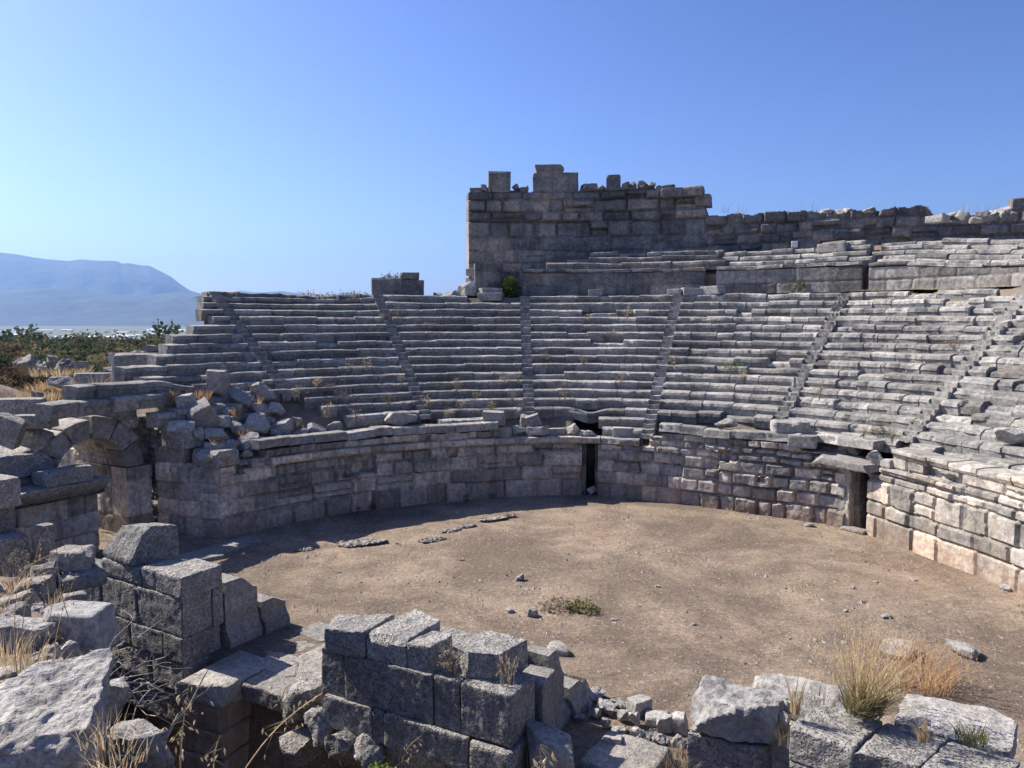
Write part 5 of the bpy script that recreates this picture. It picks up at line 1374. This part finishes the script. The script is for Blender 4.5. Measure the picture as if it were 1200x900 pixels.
# -- weeds in the seats
def seat_at(px, py): 
    p = hit(px, py, fn=seatG); return p
def weed(px, py, h, seed, mat, lb, grp=None, n=150, w=.5, leaf=.03):
    P = seat_at(px, py)
    o = thing('seat_weed', lb, 'weed', P, 0, grp)
    rs = np.random.default_rng(seed); L = []
    for k in range(7):
        a = rs.uniform(0, 6.28); m = rs.uniform(.1, .5) * w
        e = (m * math.cos(a), m * math.sin(a), h * rs.uniform(.6, 1)); L.append(((0, 0, 0), (e[0] * .4, e[1] * .4, e[2] * .6), .012, .009)); L.append(((e[0] * .4, e[1] * .4, e[2] * .6), e, .009, .004))
    V, Fs = stems(L); add('stems', mesh('stems', V, Fs, M['straw_grey']), o)
    V, Fs = leaves(n, w * .55, w * .45, h * .42, leaf, seed, 5); V[:, 2] += h * .15
    add('leaves', mesh('leaves', V, Fs, M[mat]), o)
    return o
weed(512, 458, .55, 61, 'leaf_green', 'wide yellow-green weed in the shaded seats above the speckled cube', n=420, w=1.5)
weed(855, 434, .4, 62, 'leaf_green', 'bright green weed on the seats right of centre', n=420, w=1.1)
weed(1117, 410, .45, 63, 'straw_grey', 'dry bushy weed on the sunlit broken seats', n=350, w=.8)
weed(1028, 512, .5, 64, 'leaf_olive', 'olive weed on the seats above the raised slab', n=260, w=.6)
weed(1062, 548, .4, 65, 'leaf_olive', 'yellowish-green weed beside the raised slab end', n=260, w=.6)
GW = 'dry weeds growing from the seat joints'
SW = [(383, 492), (386, 462), (400, 470), (372, 455), (348, 505), (410, 440), (430, 438), (470, 450), (455, 480), (500, 482), (540, 480), (557, 476), (525, 492), (600, 473), (606, 455), (590, 452), (448, 378), (466, 375), (505, 388), (690, 380), (718, 396), (735, 375), (684, 432), (728, 452), (662, 470), (640, 425), (790, 430), (1012, 514), (1045, 520), (960, 470), (870, 450), (350, 470), (535, 462), (575, 486), (612, 482), (418, 500)]
for q, (px, py) in enumerate(SW):
    weed(px, py, RG.uniform(.45, .95), 600 + q, 'straw_grey' if q % 3 else 'straw', 'dry brown weed sprouting from a joint in the stone seats', GW, n=130, w=RG.uniform(.35, .7), leaf=.03)
for q, (px, py) in enumerate([(200, 470), (228, 470), (300, 476), (286, 515), (255, 525), (262, 545), (240, 470), (276, 490)]):
    P = hit(px, py, fn=heapG)
    V, Fs = blades(90, .5, .35, 0, 660 + q, .012, .2)
    tag(add('dry_grass', mesh('dry_grass', V, Fs, M['straw_red']), None, P), 'reddish dry grass clump growing among the rubble heap stones', 'grass', 'dry grass in the rubble heap')
# shrub by the pier, weeds on the rim
P = np.array(at_phi(598, 22.4, 9.4)); o = thing('green_shrub', 'round green shrub at the foot of the tall wall pier', 'shrub', P)
V, Fs = leaves(1500, .52, .45, .5, .06, 71, 8); add('leaves', mesh('leaves', V, Fs, M['leaf_green']), o)
V, Fs = stems([((0, 0, -.2), (.1, .05, .5), .03, .02), ((0, 0, -.2), (-.15, .05, .5), .03, .02)]); add('stems', mesh('stems', V, Fs, M['bark']), o)
P = np.array(at_phi(461, 23.4, zD(461, 329, 23.4) - .05)); V, Fs = leaves(500, .75, .3, .2, .05, 72, 7); tag(add('ruin_plant', mesh('ruin_plant', V, Fs, M['leaf_olive']), None, P), 'grey-green plant growing on top of the block ruin', 'plant')
for q, (px, w_, h_, mt, lb) in enumerate([(412, 1.4, .22, 'leaf_olive', 'long grey-green bush on the rim left of the block ruin'), (362, .9, .2, 'straw_grey', 'sparse dry bush on the skyline of the rim'), (385, .7, .15, 'straw_grey', 'dull straw-coloured tuft on the rim'), (432, .6, .15, 'leaf_olive', 'small olive bush touching the block ruin')]):
    P = np.array(at_phi(px, 22.5, 8.98)); V, Fs = leaves(520, w_, .35, h_ * 1.25, .05, 75 + q, 6); tag(add('rim_bush', mesh('rim_bush', V, Fs, M[mt]), None, P), lb, 'bush')
for q, px in enumerate([850, 868, 935, 955, 1010, 1052, 1125, 1135, 1148, 1160, 1172]):
    P = on_back(px, 250 if px < 1080 else 249, .5)[1]
    V, Fs = blades(9, .75, .4, .1, 80 + q, .010, .3); tag(add('skyline_weed', mesh('skyline_weed', V, Fs, M['straw_grey']), None, P), 'thin dry stalks growing on the back wall against the sky', 'weed', 'dry stalks on the back wall')
for q, (px0, px1) in enumerate([(1000, 1060), (1060, 1120), (1120, 1190)]):
    P = np.array(at_phi(.5 * (px0 + px1), 22.9, 9.42)); V, Fs = blades(160, .16, .2, 0, 95 + q, .012, 1.2); tag(add('walkway_grass', mesh('walkway_grass', V, Fs, M['straw']), None, P), 'pale straw grass along the sunlit upper walkway', 'grass', 'straw along the walkway')
weed_o = hit(933, 333, fn=lambda x, y: np.where(np.hypot(x - CX, y - CY) > 23.2, 10.0, -9))
V, Fs = leaves(420, .8, .25, .35, .05, 99, 6); tag(add('ledge_bush', mesh('ledge_bush', V, Fs, M['leaf_olive']), None, at_phi(930, 23.1, 9.45)), 'faint olive bush against the upper podium wall', 'bush')
# -- plants of the middle stump
c = uw(7.75, .15, c2)
o = thing('dry_weed', 'bushy dry brown weed between the loose blocks of the middle stump', 'weed', c)
L = []
rs = np.random.default_rng(8)
for k in range(46):
    a = rs.uniform(0, 6.28); m = rs.uniform(.05, .3); e = np.array([m * math.cos(a), m * math.sin(a), rs.uniform(.15, .5)]); L += [((0, 0, 0), tuple(e * .5 + np.array([0, 0, .05])), .006, .005), (tuple(e * .5 + np.array([0, 0, .05])), tuple(e), .005, .003)]
V, Fs = stems(L); add('stems', mesh('stems', V, Fs, M['straw_grey']), o)
V, Fs = leaves(420, .3, .26, .2, .017, 101, 5); V[:, 2] += .08; add('seed_heads', mesh('seed_heads', V, Fs, M['straw_grey']), o)
tuft('grass_tuft', 'single dry stalks standing on the right end of the middle stump', uw(8.8, .35, c2), 34, .55, .15, 103, 'straw_grey', width=.007, base=.12, heads=True)
tuft('grass_tuft', 'withered grass hanging down the right corner of the middle stump', uw(9.2, .4, .0), 60, .8, .12, 104, 'straw_grey', width=.006, base=.12)
c = uw(6.75, -.6, -.4); o = thing('green_sprig', 'fresh green sprig at the foot of the middle stump', 'plant', c)
V, Fs = leaves(150, .26, .2, .15, .05, 105, 5); add('leaves', mesh('leaves', V, Fs, M['leaf_green']), o)
V, Fs = stems([((0, 0, -.4), (.05, 0, .2), .012, .008), ((0, 0, -.4), (-.1, .05, .15), .012, .006)]); add('stems', mesh('stems', V, Fs, M['leaf_green']), o)

# ------------------------------------------------------------------ oats, straw and dead branches of the near bank
def oat(x0, y0, x1, y1, D, seed, lb, nsp=16, curve=.0, frac=.45, dz=0.0, sz=.035):
    """wild oat: stalk from picture point 0 to 1 at distance D, hanging husks on the upper part"""
    a = atD(x0, y0, D); b = atD(x1, y1, D + dz)
    o = thing('wild_oat', lb, 'wild oat', a, 0, 'wild oats of the near bank')
    rs = np.random.default_rng(seed); d = b - a
    side = np.cross(d, [0, 1, 0]); side /= np.linalg.norm(side)
    pts = [d * t + side * curve * np.linalg.norm(d) * math.sin(math.pi * t) for t in np.linspace(0, 1, 9)]
    V, Fs = polystem(pts, .0045, .0022); add('stalk', mesh('stalk', V, Fs, M['straw']), o)
    HV = []; HF = []
    for k in range(nsp):
        t = 1 - frac * rs.random(); p = d * t + side * curve * np.linalg.norm(d) * math.sin(math.pi * t)
        q = p + np.array([rs.normal(0, .06), rs.normal(0, .05), -rs.uniform(.0, .06)])
        ax = np.array([rs.normal(0, .5), rs.normal(0, .3), -1]); ax /= np.linalg.norm(ax); sd = np.cross(ax, [rs.normal(), 1, rs.normal()]); sd /= np.linalg.norm(sd); th = np.cross(ax, sd)
        l = sz * rs.uniform(.7, 1.25); i0 = len(HV)
        HV += [q, q + ax * l * .45 + sd * l * .17, q + ax * l * .45 + th * l * .14, q + ax * l * .45 - sd * l * .17, q + ax * l * .45 - th * l * .14, q + ax * l, p, p + (q - p) * .02 + side * .002, q + side * .002]
        HF += [(i0, i0 + 1, i0 + 2), (i0, i0 + 2, i0 + 3), (i0, i0 + 3, i0 + 4), (i0, i0 + 4, i0 + 1), (i0 + 5, i0 + 2, i0 + 1), (i0 + 5, i0 + 3, i0 + 2), (i0 + 5, i0 + 4, i0 + 3), (i0 + 5, i0 + 1, i0 + 4), (i0 + 6, i0, i0 + 7)]
    if HV: add('husks', mesh('husks', np.array(HV), np.array(HF), M['oat']), o)
    return o
oat(211, 905, 222, 800, 3.6, 1, 'upright oat stalk in front of the dark trench wall', 26, .02, .8)
oat(288, 900, 378, 812, 3.9, 2, 'slanting oat stalk reaching toward the round-headed dark stone', 22, .06, .6)
oat(330, 830, 352, 796, 4.2, 3, 'short drooping oat head before the threshold slabs', 12, .2, .8)
oat(250, 905, 258, 862, 3.6, 4, 'low oat head at the bottom edge near the trench', 10, .05, .8)
oat(118, 880, 120, 838, 3.4, 5, 'oat head in front of the huge corner boulder', 16, .1, .8)
oat(150, 905, 128, 850, 3.4, 6, 'oat head leaning left before the pale wedged rock', 12, .1, .7)
oat(640, 905, 634, 872, 3.4, 7, 'oat head at the bottom edge before the fallen wedge-shaped block', 9, .1, .9, sz=.05)
oat(24, 800, 48, 630, 6.5, 8, 'tallest straw stalk leaning over the bank at the left', 22, .04, .5)
oat(20, 790, 20, 690, 6.6, 9, 'upright straw stalk beside the tallest one at the left', 14, .03, .5)
oat(-5, 730, 60, 668, 6.8, 10, 'oat stalk arching from the left edge', 18, .12, .6)
oat(0, 700, 90, 640, 6.9, 11, 'long oat stalk crossing below the left wall', 20, .1, .6)
oat(36, 790, 62, 700, 6.5, 12, 'slanting straw stalk above the small rock', 14, -.05, .5)
oat(60, 800, 90, 672, 6.6, 13, 'straw stalk reaching up beside the flat-topped block', 14, .05, .5)
oat(105, 762, 152, 758, 6.6, 14, 'oat head lying level in front of the left stump', 22, -.08, .8)
oat(90, 750, 66, 640, 6.7, 15, 'thin oat stalk before the sunlit flat stone', 12, .05, .4)
oat(470, 905, 494, 862, 9.0, 16, 'pale oat head beside the green sprig', 14, .15, .8, sz=.06)
for q, (px, py, D, n, h) in enumerate([(30, 785, 7.0, 60, .34), (8, 775, 7.4, 70, .34), (50, 792, 7.0, 40, .26), (84, 798, 7.0, 30, .25), (140, 895, 5.0, 60, .2), (128, 868, 5.0, 40, .2), (95, 760, 9, 40, .3), (10, 722, 9.5, 60, .35), (20, 690, 12, 60, .4), (60, 712, 12, 50, .35)]):
    V, Fs = blades(n, h, h * .8, 0, 120 + q, .005, .18, .5); tag(add('straw_clump', mesh('straw_clump', V, Fs, M['straw'])
        , None, atD(px, py, D)), 'messy clump of dry straw between the rocks of the near bank', 'grass', 'straw clumps on the near bank')
V, Fs = leaves(300, .3, .25, .25, .02, 140, 6); tag(add('dry_bush', mesh('dry_bush', V, Fs, M['straw_grey']), None, atD(24, 668, 16.5)), 'small round dry bush between blocks at the left edge', 'bush')
# dead branches in the trench
rs = np.random.default_rng(21)
BR_ = [((100 + 9 * i, 800 - 4 * i + 22 * (i % 3)), (170 + 8 * i - 14 * (i % 4), 760 + 13 * i - 9 * (i % 5)), 7.4 + .18 * i, .005, 'thin grey twig tangled above the trench') for i in range(9)] + [((-60 + 230, 905), (250, 800), 8.6, .028, 'thick dead branch slanting up out of the trench'), ((112, 800), (205, 815), 7.6, .012, 'long dead twig lying across the trench'), ((105, 790), (200, 850), 7.6, .014, 'dead branch dropping into the trench'),
       ((110, 785), (165, 720), 8.2, .008, 'dead twig pointing up at the left stump'), ((90, 790), (170, 745), 8.0, .010, 'dead twig below the flat-topped block'), ((120, 815), (190, 770), 7.9, .009, 'pale dead twig curving over the dark trench'), ((130, 830), (215, 790), 8.0, .010, 'dead twig reaching the trench wall'),
       ((150, 860), (178, 800), 7.6, .010, 'grey forked twig in the darkest part of the trench'), ((85, 775), (150, 768), 8.0, .008, 'level dead twig under the oat head')]
for q, ((xa, ya), (xb, yb), D, r_, lb) in enumerate(BR_):
    a = atD(xa, ya, D); b = atD(xb, yb, D + rs.uniform(-.3, .6)); d = b - a; L = np.linalg.norm(d)
    o = thing('dead_branch', lb, 'branch', a, 0, 'dead branches in the trench')
    pts = [d * t + np.array([rs.normal(0, .02), rs.normal(0, .03), math.sin(math.pi * t) * .12 * L * rs.uniform(.5, 1)]) for t in np.linspace(0, 1, 8)]
    V, Fs = polystem(pts, r_, r_ * .35, 5); add('main_stem', mesh('main_stem', V, Fs, M['deadwood']), o)
    for k in range(4):
        i = rs.integers(2, 7); e = pts[i] + np.array([rs.normal(0, .16), rs.normal(0, .12), rs.normal(.06, .12)]) + d * .12
        V, Fs = polystem([pts[i], (pts[i] + e) / 2 + rs.normal(0, .015, 3), e], r_ * .5, r_ * .2, 4); add('twig', mesh('twig', V, Fs, M['deadwood']), o)

# ------------------------------------------------------------------ far left: scrub slope, ruins, trees, plain, mountains
def tree(px, ytop, D, w, mat, seed, lb, grp, n=2000, name='tree', cat='tree', hmin=1.0, leaf=.052):
    """tree standing on the terrain at distance D, its top where the photograph has it"""
    q = atD(px, ytop, D); zg = float(ground_h(q[0], q[1])); h = max(hmin, q[2] - zg)
    w = max(w, h * .8)
    o = thing(name, lb, cat, (q[0], q[1], zg - .2), 0, grp)
    V, Fs = leaves(n, w / 2, w / 2, h * .52, max(.05, h * leaf), seed, 9, zc=h * .47, fill=.5, aspect=.7); add('crown', mesh('crown', V, Fs, M[mat]), o)
    t = [((0, 0, -1), (0, 0, h * .45), h * .04, h * .025)]
    rs = np.random.default_rng(seed)
    for k in range(4):
        a = rs.uniform(0, 6.28); t.append(((0, 0, h * .2), (w * .25 * math.cos(a), w * .25 * math.sin(a), h * .65), h * .02, h * .01))
    V, Fs = stems(t, sides=5); add('trunk', mesh('trunk', V, Fs, M['bark']), o)
    return o
rs = np.random.default_rng(31)
GT = 'trees and bushes of the valley behind the theatre'
KIND = {'leaf_dark': 'dark green rounded tree in the scrub valley', 'leaf_olive': 'olive-coloured bush in the scrub valley', 'leaf_brown': 'brownish dry thicket bush in the scrub valley'}
TR = []
for row, (D, yb, wpx, n) in enumerate([(300, 395, 30, 14), (215, 400, 34, 13), (160, 405, 38, 12), (120, 412, 40, 10), (92, 421, 42, 8), (72, 430, 44, 6)]):
    for q in range(n):
        px = -30 + (q + rs.uniform(.15, .85)) * 260 / n
        if D < 100 and px < 50: continue
        mt = rs.choice(['leaf_dark', 'leaf_olive', 'leaf_brown'], p=[.45, .3, .25])
        TR.append((px, yb + rs.uniform(-2, 3), D * rs.uniform(.94, 1.06), wpx * rs.uniform(.8, 1.5), mt))
for q, (px, y, D, wp, mt) in enumerate(TR):
    w = wp * D / F; tree(px, y, D, w, mt, 1300 + q, KIND[mt], GT)
for q, (px, y, D, wp, hp) in enumerate([(12, 392, 330, 20, 11), (31, 391, 330, 12, 9), (42, 394, 300, 16, 12), (193, 388, 320, 14, 12)]):
    tree(px, y - hp * .45, D, wp * D / F, 'leaf_dark', 1400 + q, ['wide dark tree on the horizon at the left edge', 'low dark tree on the horizon', 'round dark tree standing above the scrub on the horizon', 'dark pine-like tree near the pole on the horizon'][q], GT, 1500)
# near scrub slope at the far left edge
for q, (px, py, D, w, h, mt, lb) in enumerate([(8, 462, 44, 2.6, 1.5, 'leaf_brown', 'reddish dry bush on the slope at the left edge'), (25, 470, 40, 2.4, 1.3, 'leaf_olive', 'grey-green shrub on the slope at the left edge'), (40, 462, 44, 2.2, 1.2, 'leaf_olive', 'pale green bush below the rock outcrop'),
                                       (12, 440, 50, 3.0, 1.4, 'leaf_brown', 'brown grassy bush at the top of the slope'), (-15, 455, 44, 3.0, 1.8, 'leaf_brown', 'brown bush cut by the left edge'), (60, 458, 46, 1.6, .8, 'leaf_brown', 'small reddish bush beside the pale fractured block'), (36, 484, 36, 2.0, .9, 'leaf_dark', 'low dark shrub in the grass over the left blocks'), (2, 486, 34, 1.8, .7, 'leaf_brown', 'dry bush in the grass over the left blocks')]):
    P_ = atD(px, py, D); V, Fs = leaves(1100, w / 2, w / 2, h * .5, .055, 1420 + q, 8, fill=.5)
    o = thing('slope_bush', lb, 'bush', (P_[0], P_[1], P_[2] - h * .5), 0, 'shrubs on the slope at the left edge'); add('leaves', mesh('leaves', V, Fs, M[mt]), o)
    V, Fs = stems([((0, 0, -.8), (.1, 0, h * .5), .04, .02), ((0, 0, -.8), (-.2, .1, h * .5), .04, .02)]); add('stems', mesh('stems', V, Fs, M['bark']), o)
for q, (x0, x1, y0, y1, D, lb) in enumerate([(20, 48, 414, 436, 62, 'dark squared rock outcrop on the scrub slope'), (55, 72, 413, 432, 64, 'pale jagged rocks amid the trees'), (66, 86, 414, 438, 63, 'grey rock outcrop right of the pale jagged rocks'), (44, 58, 420, 436, 60, 'shadowed rock between the outcrops')]):
    rock_px(x0, x1, y0, y1, 'rock_outcrop', lb, 'rock', 1440 + q, 'boulder', 'dado', 'rock outcrops behind the theatre', P=atD(.5 * (x0 + x1), y1 + 4, D), planes=18, rough=.2, sph=.2, res=.14)
for q, (px, py, D, n, h, mt, lb) in enumerate([(8, 482, 30, 260, .5, 'grass_green', 'green grass fringe over the left-edge blocks'), (30, 478, 32, 260, .5, 'straw', 'straw fringe over the left-edge blocks'), (48, 468, 32, 200, .5, 'straw', 'straw fringe above the small rounded stone'), (15, 468, 38, 260, .6, 'straw_red', 'reddish grass on the slope at the left edge'),
                                       (70, 455, 33, 180, .4, 'straw_red', 'reddish grass behind the pale fractured block'), (72, 440, 36, 180, .5, 'straw', 'straw behind the pale fractured block'), (190, 414, 36.5, 120, .3, 'straw_grey', 'dry grass beside the rubble clump'), (118, 452, 31, 60, .7, 'straw_grey', 'tall dry stalk by the thin post')]):
    V, Fs = blades(n, h, h * .8, 0, 1460 + q, .022, 1.3, .5); tag(add('slope_grass', mesh('slope_grass', V, Fs, M[mt]), None, atD(px, py, D)), lb, 'grass')
# thin post on the left blocks and the tiny sign on the back wall
p = atD(133, 447, 31); V, Fs = polystem([(0, 0, -.4), (0, 0, 1.05)], .06, .06, 6)
o = thing('marker_post', 'thin pale post with a small plate on the broken left end', 'post', p); add('pole', mesh('pole', V, Fs, M['steel']), o)
V, Fs = block_geo(.2, .04, .42, 2, chips=0, warp=0, rough=0, bevel=.01); add('plate', mesh('plate', V, Fs, M['steel']), o, (0, -.09, .75))
ph = math.degrees(BN); p = on_back(931, 290, -.12)[1]; V, Fs = block_geo(.36, .05, .36, 3, chips=0, warp=0, rough=0, bevel=.01)
tag(add('notice_board', mesh('notice_board', V, Fs, M['sign']), None, p, (0, 0, -math.radians(ph))), 'tiny white square notice on the foot of the back wall', 'sign')
# scrub wood beyond the nearest trees: one mass
allV = []; allF = []; o_ = 0
for q in range(230):
    D = rs.uniform(330, 800); px = rs.uniform(-160, 300); p = atD(px, 390, D); x, y = p[0], p[1]; z = float(ground_h(x, y))
    w = rs.uniform(5, 11); h = w * rs.uniform(.5, .75)
    V, Fs = leaves(260, w / 2, w / 2, h * .5, .42, 1500 + q, 8, zc=h * .45, fill=.4, aspect=.7); V = V + np.array([x, y, z]); allV.append(V); allF.append(Fs + o_); o_ += len(V)
for q in range(90):
    D = rs.uniform(1000, 4200); px = rs.uniform(-80, 300); qd = ray(px, 385); x = qd[0] / qd[1] * D
    w = rs.uniform(14, 60); h = rs.uniform(6, 11)
    V, Fs = leaves(160, w / 2, w / 3, h * .5, 1.3, 1800 + q, 8, zc=h * .45, fill=.4, aspect=.7); V = V + np.array([x, D, -50.]); allV.append(V); allF.append(Fs + o_); o_ += len(V)
tag(add('far_woods', mesh('far_woods', np.concatenate(allV), np.concatenate(allF), M['leaf_dark'])), kind='stuff')
# plain: greenhouses, a pole, houses
GG = 'white greenhouses on the far plain'
for q in range(48):
    D = rs.choice([2300, 2700, 3200, 3900, 4700, 5600]) * rs.uniform(.95, 1.05); px = rs.uniform(-60, 300); d_ = ray(px, 385); x = d_[0] / d_[1] * D; z = -50
    if q < 6: px = 105 + 14 * q + rs.uniform(-4, 4); D = rs.uniform(1500, 1800); x = ray(px, 385)[0] * D / ray(px, 385)[1]
    l, w, h = rs.uniform(40, 130), rs.uniform(20, 45), rs.uniform(3.5, 5.5)
    n = 7; ys = np.linspace(-w / 2, w / 2, 9); zs_ = h * (.55 + .45 * np.cos(ys / w * math.pi))
    V = [(sx * l / 2, yy_, zz_) for sx in (-1, 1) for yy_, zz_ in [(-w / 2, 0)] + list(zip(ys, zs_)) + [(w / 2, 0)]]
    m = 11; Fs = [(i, i + 1, m + i + 1, m + i) for i in range(m - 1)] + [tuple(range(m)), tuple(range(2 * m - 1, m - 1, -1))]
    tag(add('greenhouse', mesh('greenhouse', V, Fs, M['greenhouse']), None, (x, D, z), (0, 0, rs.normal(0, .1))), 'long low white greenhouse on the far plain', 'greenhouse', GG)
for q in range(16):
    D = rs.uniform(1500, 2600); px = rs.uniform(90, 210); x = ray(px, 385)[0] * D / ray(px, 385)[1]
    o = thing('far_house', 'tiny pale house with a clay roof among the greenhouses', 'house', (x, D, -50), rs.uniform(0, 1.5), 'houses on the far plain')
    l, w, h = rs.uniform(9, 15), rs.uniform(8, 11), rs.uniform(5, 8)
    V, Fs = box_grid(np.array([-l / 2, l / 2]), np.array([-w / 2, w / 2]), np.array([0, h])); add('wall', mesh('wall', V, Fs, M['plaster']), o)
    V = [(-l / 2 - .5, -w / 2 - .5, h), (l / 2 + .5, -w / 2 - .5, h), (l / 2 + .5, w / 2 + .5, h), (-l / 2 - .5, w / 2 + .5, h), (-l / 2 - .5, 0, h + 2.4), (l / 2 + .5, 0, h + 2.4)]
    add('roof', mesh('roof', V, [(0, 1, 5, 4), (2, 3, 4, 5), (0, 4, 3), (1, 2, 5), (3, 2, 1, 0)], M['tile']), o)
p = atD(185.5, 386, 420); V, Fs = polystem([(0, 0, -22), (0, 0, 6.2)], .28, .2, 6)
o = thing('power_pole', 'thin dark utility pole on the horizon beside the pine-like tree', 'pole', p); add('pole', mesh('pole', V, Fs, M['bark']), o)
V, Fs = stems([((-1.2, 0, 5.4), (1.2, 0, 5.4), .12, .12)], sides=4); add('crossarm', mesh('crossarm', V, Fs, M['bark']), o)

def ridge(name, prof, D, depth, seed, zb=-60, rough=.06):
    xs = np.array([p[0] for p in prof], float); ys = np.array([p[1] for p in prof], float)
    px = np.linspace(xs[0], xs[-1], 260); py = np.interp(px, xs, ys)
    tt = np.linspace(0, 1, 60)
    V = np.zeros((260, 60, 3))
    for i in range(260):
        r = ray(px[i], py[i]); dr = r[:2] / r[1]; top = H + r[2] / r[1] * D
        yy_ = D - depth + 1.7 * depth * tt
        f = np.where(tt < .5882, sstep(0, .5882, tt) ** 1.0, 1 - sstep(.5882, 1, tt) * 1.0)
        X = dr[0] * yy_; 
        V[i, :, 0] = X; V[i, :, 1] = yy_; V[i, :, 2] = zb + (top - zb) * f
    nz = fbm(V * np.array([1, 1, 0]) * (2.2 / depth), 5, seed)
    rid = 1 - np.abs(nz) * 2
    base = V[..., 2] - zb
    w = np.clip(1 - np.abs(tt - .5882) / .25, 0, 1)[None] ** .5
    V[..., 2] = zb + base * (1 + (np.minimum(rid, .75) - .75) * .5 * (1 - w)) 
    # keep the crest the highest line
    return tag(add(name, mesh(name, V.reshape(-1, 3), grid_faces(260, 60)[:, ::-1], M['hill'], smooth=True)), kind='structure')
ridge('far_mountain', [(-400, 300), (-200, 290), (-60, 292), (0, 296), (20, 298), (40, 302), (80, 305.5), (95, 303.5), (120, 305.5), (136, 306), (143, 309), (150, 308.5), (165, 311), (175, 311.5), (190, 319), (200, 324), (210, 332), (222, 340), (240, 346), (262, 356), (300, 372)], 15000, 3200, 3)
ridge('near_mountain', [(-400, 350), (-200, 334), (-100, 336), (0, 339), (60, 338), (95, 339), (120, 344), (150, 346), (170, 348), (190, 344), (205, 342), (225, 343), (240, 344), (262, 352), (300, 368), (330, 376)], 11000, 2600, 5)
ridge('distant_hills', [(230, 374), (255, 352), (268, 343), (282, 340.5), (296, 342.5), (305, 343), (330, 341), (345, 343), (358, 346.5), (372, 349), (385, 347), (400, 343.5), (415, 343), (430, 345), (450, 347), (480, 349), (520, 351), (560, 354), (600, 358), (700, 366), (900, 372)], 19000, 2500, 7)

# ------------------------------------------------------------------ haze
V, Fs = box_grid(np.array([-26000., 26000]), np.array([-3000., 22500]), np.array([-62., 1750]))
hz = bpy.data.materials.new('haze_air'); hz.use_nodes = True; nt = hz.node_tree; nt.nodes.clear()
vo = nt.nodes.new('ShaderNodeVolumePrincipled'); ou = nt.nodes.new('ShaderNodeOutputMaterial')
vo.inputs['Color'].default_value = (.30, .54, 1.0, 1); vo.inputs['Density'].default_value = HAZE_D; vo.inputs['Anisotropy'].default_value = .3
nt.links.new(vo.outputs[0], ou.inputs['Volume'])
tag(add('haze', mesh('haze', V, Fs, hz)), kind='stuff')

# ------------------------------------------------------------------ light, sky, camera
SUN_EL, SUN_AZ = 43.0, -63.5                  # azimuth from +Y, clockwise
w = bpy.data.worlds.new('World'); scene.world = w; w.use_nodes = True
nt = w.node_tree; bgn = nt.nodes['Background']
sk = nt.nodes.new('ShaderNodeTexSky'); sk.sky_type = 'NISHITA'; sk.sun_disc = False
sk.sun_elevation = R_(SUN_EL); sk.sun_rotation = R_(SUN_AZ)
sk.altitude = SKY_ALT; sk.air_density = SKY_AIR; sk.dust_density = SKY_DUST; sk.ozone_density = SKY_OZ
mx = nt.nodes.new('ShaderNodeMix'); mx.data_type = 'RGBA'; mx.blend_type = 'MULTIPLY'; mx.inputs[0].default_value = 1.0
mx.inputs[7].default_value = SKY_TINT
gm = nt.nodes.new('ShaderNodeGamma'); gm.inputs['Gamma'].default_value = SKY_GAMMA
s1 = nt.nodes.new('ShaderNodeVectorMath'); s1.operation = 'SCALE'; s1.inputs['Scale'].default_value = .2
nt.links.new(sk.outputs[0], s1.inputs[0]); nt.links.new(s1.outputs[0], gm.inputs['Color']); nt.links.new(gm.outputs[0], mx.inputs[6]); nt.links.new(mx.outputs[2], bgn.inputs['Color']); bgn.inputs['Strength'].default_value = SKY_S
sd = bpy.data.lights.new('sun', 'SUN'); sd.energy = SUN_S; sd.angle = R_(.5); sd.color = (1.0, .92, .80)
so = bpy.data.objects.new('sun', sd); COL.objects.link(so)
from mathutils import Vector
dv = Vector((math.sin(R_(SUN_AZ)) * math.cos(R_(SUN_EL)), math.cos(R_(SUN_AZ)) * math.cos(R_(SUN_EL)), math.sin(R_(SUN_EL))))
so.rotation_euler = (-dv).to_track_quat('-Z', 'Y').to_euler(); so.location = dv * 60
cd = bpy.data.cameras.new('camera'); cd.sensor_width = 36; cd.lens = 36 * F / 1200; cd.clip_start = .1; cd.clip_end = 80000
co = bpy.data.objects.new('camera', cd); COL.objects.link(co); co.location = (0, 0, H)
co.rotation_euler = (math.pi / 2 - TH, 0, 0); scene.camera = co
scene.render.engine = 'CYCLES'
scene.cycles.use_denoising = True
scene.cycles.volume_bounces = 0; scene.cycles.max_bounces = 6; scene.cycles.diffuse_bounces = 5
scene.view_settings.view_transform = 'Standard'; scene.view_settings.look = 'None'
scene.view_settings.exposure = EXPO; scene.view_settings.gamma = 1.0
